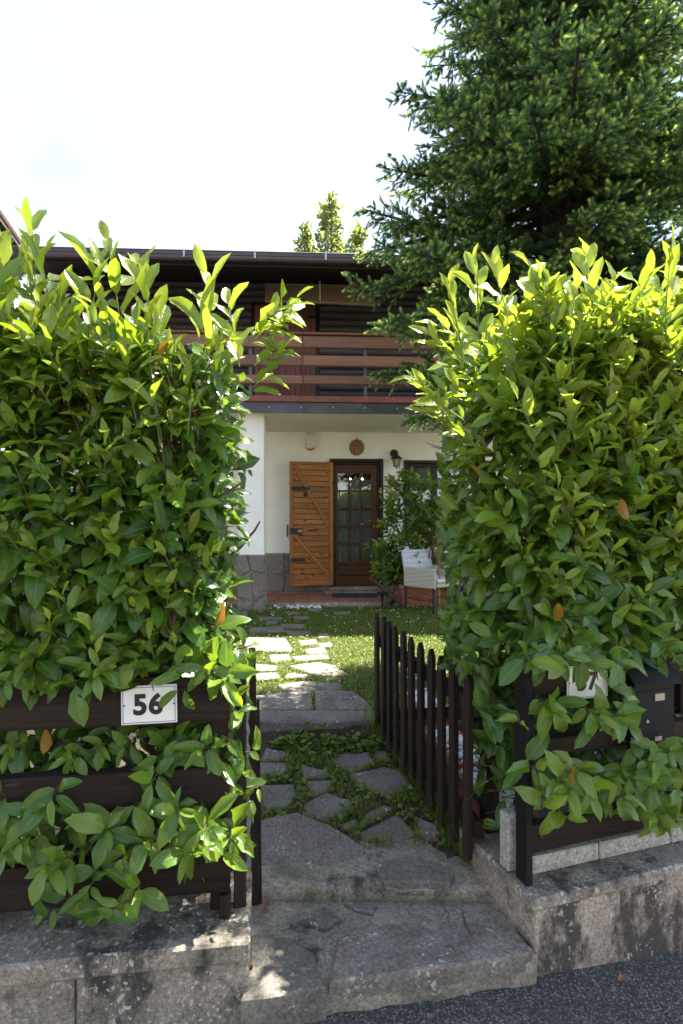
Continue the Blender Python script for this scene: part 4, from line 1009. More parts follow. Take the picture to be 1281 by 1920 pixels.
class Plant:
    def __init__(s): s.pos = []; s.ax = []; s.nr = []; s.sz = []; s.tint = []; s.stems = MB(); s.twigs = MB(); s.forced = 10**9
    def leaf(s, p, a, n, size, tint):
        s.pos.append(tuple(p)); s.ax.append(tuple(a)); s.nr.append(tuple(n)); s.sz.append(size); s.tint.append(tint)
    def shoot(s, base, d, L, n, size, tint, spread=60, outward=(0, -1, 0), tip=.2, droop=.12, start=.15, up=.6):
        d = Vector(d).normalized(); base = Vector(base); o = Vector(outward)
        side = d.cross(Vector((0, 0, 1))); side = side.normalized() if side.length > .1 else Vector((1, 0, 0)); sd2 = d.cross(side)
        bend = Vector((random.uniform(-.2, .2), random.uniform(-.2, .2), random.uniform(-.1, .25)))*L
        ang = random.uniform(0, 6.28)
        pt = lambda t: base+d*L*t+bend*t*t
        for i in range(n):
            t = start+(1-start)*i/max(1, n-1); p = pt(t)
            sp = math.radians(spread*(1-.45*t)+random.uniform(-12, 12))
            ang += 2.4+random.uniform(-.35, .35)
            r = side*math.cos(ang)+sd2*math.sin(ang)
            a = d*math.cos(sp)+r*math.sin(sp)+Vector((0, 0, -droop*random.uniform(.3, 1.4)))
            nr = Vector((0, 0, 1))*up+o*.55+d*.5+Vector((random.uniform(-.4, .4),)*1+(random.uniform(-.4, .4), random.uniform(-.2, .3)))
            sz = size*random.choice((.62, .8, .95, 1.0, 1.1, 1.22))*random.uniform(.92, 1.08)*(1 if t < .8 else .82)
            s.leaf(p, a, nr, sz, min(1, max(0, tint+tip*(t-.4)+random.gauss(0, .07))))
        (s.twigs if tint > .5 else s.stems).tube([pt(t) for t in (.1, .5, 1)], [.0032, .0026, .0016], 4, False)
    def build(s, root, nparts=300, mat=laurel, thin=()):
        keep = []
        for i in range(len(s.pos)):
            p = Vector(s.pos[i]); a = Vector(s.ax[i]).normalized(); ok = True
            if i < s.forced:
                for f_ in (.1, .4, .7, 1.0):
                    q = p+a*s.sz[i]*f_; u = q.x/q.y*F+CX; v = CY-(q.z-CAM_Z)/q.y*F
                    for (x0, y0, x1, y1, ymax, pr_) in thin:
                        if x0 < u < x1 and y0 < v < y1 and q.y < ymax and random.random() < pr_: ok = False
            if ok: keep.append(i)
        for nm in ('pos', 'ax', 'nr', 'sz', 'tint'): setattr(s, nm, [getattr(s, nm)[i] for i in keep])
        pos, ax, nr = np.array(s.pos), np.array(s.ax), np.array(s.nr); sz = np.array(s.sz); ti = np.array(s.tint); n = len(pos)
        R = rot_from(ax, nr); kk = rng.integers(0, len(SHAPES), n); young = ti > .6; kk[young] = rng.choice([1, 3, 3, 5, 6], young.sum())
        # how much of each leaf the street side shows: coarse depth buffer
        smp = np.array([(x, y, 0) for y in (.25, .45, .65, .85) for x in (-.12, 0, .12)])
        W3 = np.einsum('nij,mj->nmi', R, smp)*sz[:, None, None]+pos[:, None]
        Yd = np.maximum(W3[..., 1], .2); u = W3[..., 0]/Yd*F+CX; v = CY-(W3[..., 2]-CAM_Z)/Yd*F
        ok = (u > 0) & (u < 1281) & (v > 0) & (v < 1920); c = 7
        idx = (np.clip(v, 0, 1919)//c).astype(int)*200+(np.clip(u, 0, 1280)//c).astype(int)
        buf = np.full(200*300, 1e9); np.minimum.at(buf, idx[ok], Yd[ok])
        vis = (ok & (Yd <= buf[idx]+.02)).sum(1)*(sz/pos[:, 1])**2*np.abs(R[:, 1, 2]).clip(.25)
        order = np.argsort(-vis); parts = order[:nparts]; rest = np.setdiff1d(np.arange(n), parts)
        for i in parts:
            me = variant(int(kk[i]), int(np.argmin(np.abs(np.array(TINTS)-ti[i]))))
            o = bpy.data.objects.new('leaf', me)
            M = Matrix(R[i].tolist()).to_4x4(); M = Matrix.Translation(pos[i].tolist()) @ M @ Matrix.Scale(float(sz[i]), 4)
            link(o, root); o.matrix_local = root_inv(root) @ M
        Vs, Qs, Us, Ts = [], [], [], []; off = 0
        for k in range(len(SHAPES)):
            V, Q, UV = SHAPES[k]; ii = rest[kk[rest] == k]
            if not len(ii): continue
            A = np.einsum('nij,mj->nmi', R[ii], V)*sz[ii][:, None, None]+pos[ii][:, None]
            Vs.append(A.reshape(-1, 3)); Qs.append((Q[None]+np.arange(len(ii))[:, None, None]*len(V)).reshape(-1, 4)+off); off += A.shape[0]*A.shape[1]
            Us.append(np.tile(UV, (len(ii), 1))); Ts.append(np.repeat(ti[ii], len(V)))
        V = np.concatenate(Vs)-np.array(root.location)
        o = inst('foliage', npmesh('foliage', V, np.concatenate(Qs), [mat], np.concatenate(Ts), np.concatenate(Us)), root); tag(o, kind='stuff')
        for m, mt, nm in ((s.stems, twigm, 'stems'), (s.twigs, greenstem, 'green_shoots')):
            if m.v:
                m.v = [(x-root.location.x, y-root.location.y, z-root.location.z) for x, y, z in m.v]; tag(m.build(nm, mt, root, True), kind='stuff')
        return n
def root_inv(r): return Matrix.Translation(-Vector(r.location))
U_ = random.uniform
def branch(pl, p, d, L, r, depth=0):
    pts = [Vector(p)]; d = Vector(d).normalized()
    for i in range(4):
        d = (d+Vector((U_(-.22, .22), U_(-.22, .22), U_(-.05, .15)))).normalized(); pts.append(pts[-1]+d*L/4)
    pl.stems.tube(pts, [r, r*.85, r*.7, r*.6, r*.5], 6, True)
    if depth < 2:
        for k in range(2 if depth else 3):
            branch(pl, pts[random.choice((2, 3, 4))], d+Vector((U_(-.8, .8), U_(-.5, .5), U_(-.1, .5))), L*U_(.35, .5), r*.6, depth+1)
def cluster(pl, px, py, Y, n=9, size=.125, tint=.45, ddir=None, L=.10):
    p = P(px, py, Y); d = Vector(ddir or (U_(-.5, .5), -1, U_(-.3, .5)))
    pl.shoot(p-d.normalized()*L*.6, d, L, n, size, tint, 78, (0, -1, .2), .12, .22, 0.0)

# --- left hedge -----------------------------------------------------------------
eL = Vector((math.cos(LA), math.sin(LA), 0)); nL = Vector((-math.sin(LA), math.cos(LA), 0)); oL = Vector((LW[0]-.13, LW[1]+FOFF+.03, 0))
hl = empty('laurel_hedge', (-1.0, 2.3, .1)); tag(hl, 'tall glossy laurel hedge behind the fence with the 56 plate', 'hedge')
pl = Plant()
def lp(s_, d_, z_): return oL+eL*s_+nL*d_+Vector((0, 0, z_))
def topL(s_): return 2.21+.04*math.sin(s_*7)-.22*max(0, s_+.75)   # clipped height before the shoots
def lend(z): return float(np.interp(z, [.2, .9, 1.1, 1.6, 1.9, 2.1, 2.3, 2.5], [-.06, -.03, -.04, -.02, -.03, .0, .0, .02]))
for s_ in (-.12, -.3, -.55, -.85, -1.15, -1.5): branch(pl, lp(s_, .35+U_(-.12, .1), gz(2.6)), (U_(-.15, .15), U_(-.15, .1), 1), 1.15, .022)
for pts, r in (([(335, 1250), (340, 1000), (332, 860), (300, 790), (230, 725)], .011), ([(332, 870), (318, 780), (325, 665)], .009), ([(332, 870), (368, 770), (382, 715)], .010), ([(330, 1010), (265, 905), (220, 845)], .008), ([(300, 800), (270, 735), (245, 700)], .007), ([(338, 1010), (400, 940), (452, 905)], .007), ([(336, 1120), (280, 1060), (215, 1040)], .006), ([(338, 1050), (385, 1000), (430, 985)], .006)):
    n = len(pts); pl.stems.tube([P(x+U_(-4, 4), y, 2.22-.10*i/(n-1)) for i, (x, y) in enumerate(pts)], [r*(1-.35*i/(n-1)) for i in range(n)], 7)
for i in range(26):   # pruned brown ends
    s_ = U_(-.75, -.05); z_ = U_(1.3, 2.2); p = lp(s_, U_(.06, .2), z_); d = Vector((U_(-.5, .5), -.6, U_(.1, .9))).normalized()
    pl.stems.tube([p+Vector((0, .2, -.12)), p, p+d*U_(.05, .12)], [.008, .007, .006], 6)
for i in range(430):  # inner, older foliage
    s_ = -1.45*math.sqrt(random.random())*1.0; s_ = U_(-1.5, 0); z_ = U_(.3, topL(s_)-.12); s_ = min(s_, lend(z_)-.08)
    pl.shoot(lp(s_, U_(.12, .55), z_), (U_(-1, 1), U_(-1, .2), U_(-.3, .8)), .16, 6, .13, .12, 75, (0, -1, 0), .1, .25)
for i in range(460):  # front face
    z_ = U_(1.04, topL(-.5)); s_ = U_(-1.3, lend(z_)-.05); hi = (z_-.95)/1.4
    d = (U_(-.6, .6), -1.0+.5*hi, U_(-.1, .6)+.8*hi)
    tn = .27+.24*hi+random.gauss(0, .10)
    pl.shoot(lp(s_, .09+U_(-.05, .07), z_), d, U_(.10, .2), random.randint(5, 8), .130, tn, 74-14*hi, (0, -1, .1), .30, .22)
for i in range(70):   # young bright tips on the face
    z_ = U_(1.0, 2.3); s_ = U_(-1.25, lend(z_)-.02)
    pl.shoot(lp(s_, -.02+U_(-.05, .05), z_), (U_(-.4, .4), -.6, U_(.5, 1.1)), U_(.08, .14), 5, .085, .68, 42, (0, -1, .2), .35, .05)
for i in range(95):   # end towards the path
    z_ = U_(.35, 2.25); d_ = U_(.0, .55)
    pl.shoot(lp(lend(z_)-.12, d_, z_), (1, U_(-.6, .2), U_(-.2, .6)), U_(.10, .18), 6, .125, .28, 72, (.7, -.6, .1), .35, .2)
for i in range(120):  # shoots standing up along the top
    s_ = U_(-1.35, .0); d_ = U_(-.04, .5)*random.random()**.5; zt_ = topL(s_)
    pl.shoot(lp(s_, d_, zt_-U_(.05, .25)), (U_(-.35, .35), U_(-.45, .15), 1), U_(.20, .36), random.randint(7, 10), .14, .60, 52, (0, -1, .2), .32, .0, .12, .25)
for px, py, L in ((95, 590, .34), (75, 660, .32), (230, 640, .30), (390, 680, .26), (300, 660, .28), (170, 640, .28), (450, 700, .24), (20, 640, .30)):
    if L: pl.shoot(P(px, py, 2.08), (U_(-.12, .12), -.05, 1), L, 9, .155, .80, 44, (0, -1, .2), .2, 0, .15, .2)
for px, py in ((470, 640), (490, 600), (470, 690), (455, 650), (460, 740)): pl.shoot(P(px, py, 2.25), (.8, -.2, U_(.15, .7)), .17, 8, .12, .70, 45, (0, -1, .2), .25, 0)
for (px, py) in ((40, 1392), (115, 1402), (200, 1395), (245, 1390), (300, 1420), (352, 1395), (392, 1402), (425, 1385), (20, 1400), (150, 1408), (330, 1375), (410, 1425)):
    cluster(pl, px, py, 2.02+U_(0, .08), 7, .105, .42)
for (px, py, tn) in ((110, 1487, .35), (150, 1525, .42), (30, 1500, .35), (60, 1565, .5), (150, 1600, .5), (205, 1560, .4), (270, 1505, .45), (330, 1520, .5), (300, 1570, .45), (385, 1545, .5), (430, 1565, .55), (180, 1640, .3), (100, 1625, .5), (20, 1590, .5), (240, 1600, .5), (350, 1590, .45), (410, 1590, .55), (60, 1530, .4), (290, 1460, .4)):
    cluster(pl, px, py, 1.93+U_(-.03, .05), 9, .120, tn)
for (px, py, tn) in ((240, 1692, .45), (255, 1672, .5), (85, 1718, .42), (120, 1702, .4), (200, 1712, .35), (225, 1722, .5)): cluster(pl, px, py, 1.88, 8, .118, tn)
for (px, py) in ((468, 1480), (445, 1335), (425, 1312), (455, 1250), (452, 1410), (430, 1455), (465, 1215), (440, 1500)): cluster(pl, px, py, 2.12, 6, .11, .5, (.8, -.6, .2), .12)
for (px, py) in ((60, 1262), (110, 1270), (180, 1262), (20, 1265), (390, 1262), (420, 1275), (345, 1258), (260, 1250), (150, 1275)): cluster(pl, px, py, 1.95, 8, .12, .48, (U_(-.3, .3), -1, -.4))
pl.forced = len(pl.pos); pl.leaf(P(337, 1291, 1.93), (-.75, -.05, -.62), (.1, -1, .5), .105, .5); pl.leaf(P(345, 1290, 1.96), (.3, -.3, -.8), (0, -1, .3), .10, .4)
nleft = pl.build(hl, thin=((240, 690, 390, 900, 2.14, .22), (222, 1282, 337, 1362, 2.07, 1), (0, 1292, 430, 1352, 2.07, .30), (0, 1458, 430, 1506, 2.05, .12), (270, 1618, 440, 1685, 2.06, .35), (0, 1640, 440, 1690, 2.06, .1), (0, 1735, 470, 1800, 9, .8), (505, 760, 900, 1900, 9, 1), (488, 1000, 900, 1900, 9, .6)))
ylm = npmesh('yellow_leaf', SHAPES[0][0], SHAPES[0][1], [yellowleaf], np.full(len(SHAPES[0][0]), .4), SHAPES[0][2])
def yellow(root, lst):
    for px, py, Y in lst: inst('yellow_leaf', ylm, root, P(px, py, Y)-Vector(root.location), (U_(1.2, 2.4), U_(-.5, .5), U_(0, 6)), (.10, .11, .10))
yellow(hl, ((80, 1420, 1.99), (165, 1130, 1.98), (300, 690, 2.0), (60, 1000, 2.0), (400, 1180, 2.0)))
# --- right hedge ----------------------------------------------------------------
eR = Vector((math.cos(RA), math.sin(RA), 0)); nR = Vector((-math.sin(RA), math.cos(RA), 0)); oR = Vector((RW[0], RW[1], 0))+nR*(RO+.03)
hr = empty('laurel_hedge', (1.4, 2.7, .1)); tag(hr, 'tall laurel hedge with sunlit yellow-green top beside the picket gate', 'hedge')
pl = Plant()
def rp(s_, d_, z_): return oR+eR*s_+nR*d_+Vector((0, 0, z_))
def topR(s_): return 2.22+.20*min(1, max(0, s_)/.8)+.04*math.sin(s_*8)
def rstart(z): return float(np.interp(z, [.2, .6, .9, 1.15, 1.4, 1.8, 2.05, 2.25, 2.6], [.14, .12, .08, .05, .05, .05, .04, .14, .22]))
for s_ in (.42, .6, .8, 1.0, 1.3): branch(pl, rp(s_, .42+U_(-.12, .1), gz(2.7)), (U_(-.15, .15), U_(-.15, .1), 1), 1.25, .022)
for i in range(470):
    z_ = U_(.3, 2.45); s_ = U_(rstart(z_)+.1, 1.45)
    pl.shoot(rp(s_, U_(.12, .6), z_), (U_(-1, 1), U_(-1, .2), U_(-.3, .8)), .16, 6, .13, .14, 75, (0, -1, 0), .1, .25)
for i in range(560):
    z_ = U_(1.03, 2.45); s_ = U_(rstart(z_)+.03, 1.3); hi = (z_-.95)/1.5
    d = (U_(-.7, .5), -1.0+.5*hi, U_(.0, .7)+.9*hi)
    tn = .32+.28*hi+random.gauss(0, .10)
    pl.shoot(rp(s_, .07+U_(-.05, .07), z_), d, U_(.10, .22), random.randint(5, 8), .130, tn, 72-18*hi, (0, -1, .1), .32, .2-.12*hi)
for i in range(110):  # the hedge goes on beyond the right edge of the picture
    z_ = U_(.3, 2.5); pl.shoot(rp(U_(1.4, 2.6), U_(.02, .55), z_), (U_(-.6, .6), U_(-1, .2), U_(0, .9)), .2, 7, .16, .35, 65, (0, -1, .1), .25, .15)
for i in range(130):  # side towards the path
    z_ = U_(1.0, 2.45); d_ = U_(-.02, .7); hi = (z_-.9)/1.5
    pl.shoot(rp(rstart(z_)+.08, d_, z_), (-1, U_(-.6, .2), U_(-.1, .5)+.4*hi), U_(.12, .24), random.randint(6, 9), .13, .30+.25*hi, 66-12*hi, (-.7, -.6, .1), .35, .15)
for i in range(40):   # lower side behind the gate
    z_ = U_(.3, 1.0); d_ = U_(.1, .6)
    pl.shoot(rp(rstart(z_)+.03, d_, z_), (-1, U_(-.6, .2), U_(-.3, .4)), U_(.08, .14), 6, .12, .2, 72, (-.6, -.6, .1), .2, .25)
for i in range(85):
    z_ = U_(1.2, 2.5); s_ = U_(rstart(z_), 1.25)
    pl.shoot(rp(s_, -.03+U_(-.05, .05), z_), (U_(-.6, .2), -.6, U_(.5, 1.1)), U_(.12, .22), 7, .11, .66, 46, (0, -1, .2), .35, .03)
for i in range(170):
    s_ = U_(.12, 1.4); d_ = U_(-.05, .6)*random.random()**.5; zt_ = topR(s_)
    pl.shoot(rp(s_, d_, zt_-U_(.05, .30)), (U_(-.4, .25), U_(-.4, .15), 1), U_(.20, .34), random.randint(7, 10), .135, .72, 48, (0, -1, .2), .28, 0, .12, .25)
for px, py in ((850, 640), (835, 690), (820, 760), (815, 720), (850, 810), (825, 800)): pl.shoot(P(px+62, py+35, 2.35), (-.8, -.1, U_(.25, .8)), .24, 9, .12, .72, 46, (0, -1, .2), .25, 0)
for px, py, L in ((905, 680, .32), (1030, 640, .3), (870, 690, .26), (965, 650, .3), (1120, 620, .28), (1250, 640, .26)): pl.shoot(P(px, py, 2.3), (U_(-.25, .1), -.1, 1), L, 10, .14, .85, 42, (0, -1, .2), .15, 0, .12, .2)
for (px, py, tn) in ((1020, 1316, .5), (1040, 1330, .5), (1105, 1330, .5), (1125, 1350, .45), (1150, 1335, .4), (1195, 1315, .5), (1180, 1350, .5), (975, 1345, .5), (1080, 1440, .55), (1060, 1475, .5), (1040, 1455, .45), (1100, 1480, .5), (1020, 1505, .5), (1050, 1520, .55), (1130, 1460, .45), (1170, 1445, .4), (1210, 1430, .5), (1245, 1405, .5), (1275, 1440, .5), (1200, 1470, .4), (1250, 1480, .4), (1230, 1525, .5), (1270, 1535, .5), (1195, 1520, .45), (1150, 1500, .4), (1000, 1440, .4), (1280, 1390, .5)):
    cluster(pl, px, py, 2.16+(px-1000)/280*.2+U_(-.03, .04), 9, .120, tn)
for (px, py) in ((935, 1250), (920, 1300), (930, 1350), (950, 1400), (940, 1470), (960, 1350), (890, 1270), (900, 1240), (955, 1290), (970, 1250), (950, 1520), (900, 1330), (880, 1490)): cluster(pl, px, py, 2.45+U_(-.1, .1), 7, .115, .3, (-.6, -.7, .1), .12)
for (px, py) in ((1010, 1225), (1060, 1240), (1100, 1232), (1050, 1222), (1085, 1250), (1150, 1240), (990, 1240), (1260, 1230), (1275, 1260), (1120, 1262)): cluster(pl, px, py, 2.12+(px-1000)/280*.2, 7, .12, .42, (U_(-.3, .3), -1, -.35))
pl.forced = len(pl.pos); pl.leaf(P(1092, 1236, 2.14), (-.02, -.1, -1), (0, -1, .3), .125, .4); pl.leaf(P(1082, 1236, 2.15), (-.12, -.1, -1), (0, -1, .3), .10, .45); pl.leaf(P(1112, 1240, 2.14), (.35, -.1, -.5), (0, -1, .5), .085, .5)
nright = pl.build(hr, thin=((1066, 1252, 1144, 1308, 2.4, 1), (1205, 1300, 1262, 1395, 2.6, .7), (1190, 1250, 1270, 1300, 2.6, .6), (1000, 1545, 1190, 1602, 2.5, .5), (1000, 1600, 1281, 1660, 2.6, .9), (1000, 1248, 1064, 1298, 2.5, .3), (1000, 1392, 1190, 1424, 2.5, .25), (600, 1275, 885, 1700, 9, .9), (600, 780, 815, 1300, 9, 1), (885, 1480, 985, 1640, 2.9, .5), (955, 1290, 1000, 1640, 2.42, .35)))
yellow(hr, ((700+340, 1170, 2.2), (905, 905, 2.3), (1180, 980, 2.25), (1075, 1480, 2.12), (960, 600, 2.3)))
# --- shrub in the planter ---------------------------------------------------------
sr = empty('laurel_shrub', (PX, PY, gz(PY)+.3)); tag(sr, 'bushy laurel shrub growing in the terracotta trough under the window', 'shrub')
pl = Plant()
SH = [(745, 905), (760, 890), (735, 930), (775, 925), (795, 905), (725, 975), (745, 960), (765, 965), (790, 950), (735, 1010), (722, 1025), (760, 1000), (785, 990), (810, 935), (820, 960), (740, 1050), (725, 1060), (765, 1040), (750, 1080), (735, 1075), (790, 1020), (815, 1000), (760, 1060), (830, 980), (845, 1010), (840, 930), (775, 1085), (712, 1020), (805, 970), (850, 960), (830, 1050), (845, 1080)]
for px, py in SH:
    for k in range(8):
        p = P(px+U_(-15, 15), py+8+U_(-8, 14), PY+U_(-.22, .22))
        root = Vector((PX+U_(-.25, .2), PY, gz(PY)+.3)); dd = (p-root); dd = (Vector((dd.x*.9, dd.y*.6-.2, abs(dd.z)*.35+.35))).normalized()
        pl.shoot(p-dd*.1, dd, U_(.12, .22), 9, .125, .34+.3*(k == 0)+random.gauss(0, .08), 58, (0, -1, .2), .4, .1)
    if random.random() < .7: pl.stems.tube([root, root.lerp(p, .5)+Vector((U_(-.05, .05), 0, .05)), p], [.014, .010, .004], 5)
pl.build(sr, 200)

# ------------------------------------------------------------------ spruce
TX, TY = 1.81, 4.7; tzb = gz(TY)
sp = empty('spruce_tree', (TX, TY, tzb)); tag(sp, 'big dark spruce with pale new tips at the right in front of the house', 'tree')
def crown_r(z): return float(np.interp(z, [2.0, 2.8, 4.2, 5.0, 6.2, 8.0, 11.0, 13.2], [1.4, 1.52, 1.60, 1.44, 1.12, 1.0, .62, .05]))
tr = MB(); tr.tube([(0, 0, -.05), (0, 0, .3), (.02, 0, 2), (.0, .02, 4), (.03, 0, 7), (0, 0, 10), (0, 0, 13.2-tzb)], [.24, .19, .165, .15, .11, .06, .01], 12); tr.build('trunk', bark, sp, True)
br = MB(); TWP, TWD, TWL, TWY, TWF = [], [], [], [], []
def add_twig(p, d, L, young, fine): TWP.append(tuple(p)); TWD.append(tuple(d)); TWL.append(L); TWY.append(young); TWF.append(fine)
z = 2.88
while z < 13.0:
    nb_ = random.randint(10, 12) if z < 7 else 6
    a0 = U_(0, 6.28)
    for kb in range(nb_):
        az = a0+2*PI*kb/nb_+U_(-.3, .3); L = crown_r(z)*U_(.74, 1.1)*(.86 if math.sin(az) < -.75 else 1); zz = z+U_(-.12, .12)
        d = Vector((math.cos(az), math.sin(az), 0)); rise = U_(.02, .2) if z > 4 else U_(-.12, .1); dr = U_(.2, .38) if z < 6 else .1
        def bp(t): return Vector((TX, TY, zz))+d*L*t+Vector((0, 0, L*(rise*t-dr*t*t+.16*t**4)))
        near = z < 6.9
        br.tube([bp(t)-Vector((TX, TY, tzb)) for t in (0, .25, .5, .75, 1)], [.028*L, .02*L, .014*L, .009*L, .004], 5 if near else 4, False)
        side = Vector((-d.y, d.x, 0)); st = .078 if near else .16
        t = .22
        while t < 1.0:
            for sg in (-1, 1):
                l2 = (L*.36*(1-t)+.13)*U_(.7, 1.15); dd = (d*U_(.4, .9)+side*sg*U_(.4, 1.0)+Vector((0, 0, U_(-.6, .45)))).normalized()
                p0 = bp(t); e = p0+dd*l2+Vector((0, 0, -.10*l2))
                if near: br.tube([p0-Vector((TX, TY, tzb)), e-Vector((TX, TY, tzb))], [.005, .002], 3, False)
                m_ = max(1, int(l2/(.046 if near else .11)))
                for q in range(m_):
                    s2 = (q+.6)/m_; pp = p0.lerp(e, s2)
                    for sg2 in ((-1, 1) if q < m_-1 else (0,)):
                        d3 = (dd*U_(.5, .9)+dd.cross(Vector((0, 0, 1)))*sg2*U_(.2, .8)+Vector((0, 0, U_(-.7, .7)))).normalized()
                        add_twig(pp, d3, U_(.038, .066) if near else .17, (t > .35)*U_(.3, 1.0), near)
            t += st/L*U_(.8, 1.2)
        add_twig(bp(.97), d+Vector((0, 0, .15)), .06, .7, near)
    z += U_(.24, .33) if z < 7 else .42
br.build('branches', bark, sp, True)
TWP, TWD, TWL, TWY, TWF = map(np.array, (TWP, TWD, TWL, TWY, TWF)); TWD = TWD/np.linalg.norm(TWD, axis=1, keepdims=True)
# one needle brush: rings of single-triangle needles leaning forward
def brush(rings, per, nl, nw):
    V = []; T = []
    for i in range(rings):
        t = i/(rings-1); l = nl*(1-.25*t)
        for j in range(per):
            q = 2*PI*(j+.5*(i % 2))/per+i*.4; r = np.array([math.cos(q), 0, math.sin(q)]); f = np.array([0, 1.0, 0])
            lean = math.radians(52-28*t); tipv = r*math.sin(lean)+f*math.cos(lean); sidev = np.cross(r, f)
            b = f*t*.93; V += [b-sidev*nw, b+sidev*nw, b+tipv*l]; T += [t]*3
    return np.array(V), np.array(T)
def brush_mesh(sel, rings, per, nl, nw):
    BV, BT = brush(rings, per, nl, nw); n = sel.sum(); R = rot_from(TWD[sel], np.tile([.1, .2, 1.0], (n, 1)))
    A = np.einsum('nij,mj->nmi', R, BV)*TWL[sel][:, None, None]+TWP[sel][:, None]-np.array([TX, TY, tzb])
    tint = np.clip(.24+rng.uniform(-.12, .2, (n, 1))+TWY[sel][:, None]*np.clip((BT[None]-.1)*1.1, 0, 1)*.95, 0, 1)
    Q = np.arange(A.shape[0]*A.shape[1]).reshape(-1, 3)
    return A.reshape(-1, 3), Q, tint.ravel()
a1 = brush_mesh(TWF == 1, 5, 6, .70, .084); a2 = brush_mesh(TWF == 0, 5, 4, .32, .05)
V = np.concatenate([a1[0], a2[0]]); Q = np.concatenate([a1[1], a2[1]+len(a1[0])]); T = np.concatenate([a1[2], a2[2]])
tag(inst('crown', npmesh('crown', V, Q, [needle], T, smooth=False), sp), kind='stuff')

# ------------------------------------------------------------------ broadleaved trees: leaf quads through the crown
def quads(name, C, sz, tint, mat, parent, org):
    n = len(C); a = rng.normal(size=(n, 3)); nn_ = rng.normal(size=(n, 3))+np.array([0, 0, .4]); R = rot_from(a, nn_)
    base = np.array([(-.32, -.5, 0), (.32, -.5, .05), (.36, .2, .06), (0, .55, 0), (-.36, .2, .06)])
    A = np.einsum('nij,mj->nmi', R, base)*sz[:, None, None]+C[:, None]-np.array(org)
    return inst(name, npmesh(name, A.reshape(-1, 3), np.arange(n*5).reshape(-1, 5), [mat], np.repeat(tint, 5), smooth=False), parent)
def poplar_tree(px, py_top, Y, width, label):
    top = P(px, py_top, Y); g = empty('poplar_tree', (top.x, Y, .5)); tag(g, label, 'tree', 'poplars behind the house'); H_ = top.z-.5
    MB().tube([(0, 0, -.1), (0, 0, H_*.5), (0, 0, H_*.95)], [.22, .14, .03], 8).build('trunk', bark, g, True)
    C = []; W_ = width/F*Y
    for k in range(85):
        t = (k+.5)/85; r = W_/2*(1-t)**.62*U_(.3, 1.15); q = U_(0, 6.28); zb_ = H_*(.25+.75*t)-U_(.2, .6)
        c = np.array([top.x+r*math.cos(q), Y+r*math.sin(q), .5+zb_]); l = .75*(1-t)+.35
        m_ = int(190*(1.2-t)); f = rng.random((m_, 1)); d = np.array([math.cos(q)*.35, math.sin(q)*.35, 1.0])
        C.append(c+d*(f-.3)*l*1.6+rng.normal(0, .17*(1.25-.6*t), (m_, 3)))
    C = np.concatenate(C); o = quads('crown', C, rng.uniform(.11, .19, len(C)), rng.random(len(C))**.7, poplar, g, g.location); tag(o, kind='stuff')
poplar_tree(622, 360, 24, 130, 'tallest pale poplar showing above the roof ridge')
poplar_tree(572, 420, 25, 110, 'small poplar left of the tallest one above the roof')
poplar_tree(668, 418, 24.6, 110, 'small leaning poplar right of the tallest one above the roof')

# ------------------------------------------------------------------ neighbouring roof at the far left
EZ = 6.2; e0, e1 = onZ(40, 472, EZ), onZ(0, 416, EZ); ed = (e1-e0).normalized(); ea = math.atan2(-ed.y, -ed.x)   # eave running back from the street
nh = empty('neighbour_house', (e0.x, e0.y, EZ), ea); tag(nh, 'brown roof corner of the neighbouring house at the left edge', 'house')
SB = Matrix.Rotation(math.radians(17), 4, 'X')
for i in range(12): MB().obox(SB, -4.5, 1.4, .02+i*.22, .235+i*.22, 0, .022, .002).build('soffit_board', soffit_wood, nh)
for i in range(8): MB().obox(SB, -4.2+i*.75, -4.08+i*.75, .03, 2.6, -.13, -.001, .004).build('rafter', rail_wood, nh)
MB().obox(SB, -4.5, 1.4, -.05, 2.7, .023, .09, .004).build('roof_slab', terracotta, nh)
for k in range(3): MB().tube([(-4.5, -.03-.035*k, .0+.02*k), (1.4, -.03-.035*k, .0+.02*k)], .013, 6).build('gutter_lip', (offwhite, gutterm, offwhite)[k], nh)
MB().box(-4.3, 1.2, .9, 2.6, -5.9, .24, 0).build('wall', wallgrey, nh)

# ------------------------------------------------------------------ across the street (seen in the panes)
oh = empty('opposite_house', (0, -16, -1.0)); tag(oh, 'low house with terracotta roof across the street mirrored in the door panes', 'house')
B('wall', wallgrey, oh, -7, 7, -6, 0, 0, 2.3, 0)
m = MB(); m.add([(-7.6, .6, 2.15), (7.6, .6, 2.15), (7.6, -3, 4.3), (-7.6, -3, 4.3), (7.6, -6.6, 2.15), (-7.6, -6.6, 2.15)], [(0, 1, 2, 3), (3, 2, 4, 5), (0, 5, 4, 1)]); m.build('roof', terracotta, oh)
for i in range(4): B('window', frame_wood, oh, -5.5+i*3.2, -4.4+i*3.2, -.001, .03, .8, 1.9, .004)
for i, (x, y, h) in enumerate(((-5.0, -10, 7.0), (-.9, -13, 8.5), (11, -9, 6), (-10, -12, 9))):
    g = empty('broadleaf_tree', (x, y, -.6)); tag(g, ('leafy tree across the street left of the driveway', 'leafy tree straight across the street, mirrored in the top door panes', 'smaller leafy tree far right across the street', 'tall leafy tree far left across the street')[i], 'tree', 'trees across the street')
    MB().tube([(0, 0, -.3), (.1, 0, h*.4), (0, .1, h*.8)], [.18, .13, .04], 8).build('trunk', bark, g, True)
    cc = rng.normal(0, 1, (40, 3))*np.array([.9, .9, 1.1])*h*.16+np.array([x, y, -.6+h*.68]); C = np.concatenate([c+rng.normal(0, h*.055, (90, 3)) for c in cc])
    tag(quads('crown', C, rng.uniform(.14, .26, len(C)), rng.random(len(C))*.6, grassm, g, g.location), kind='stuff')

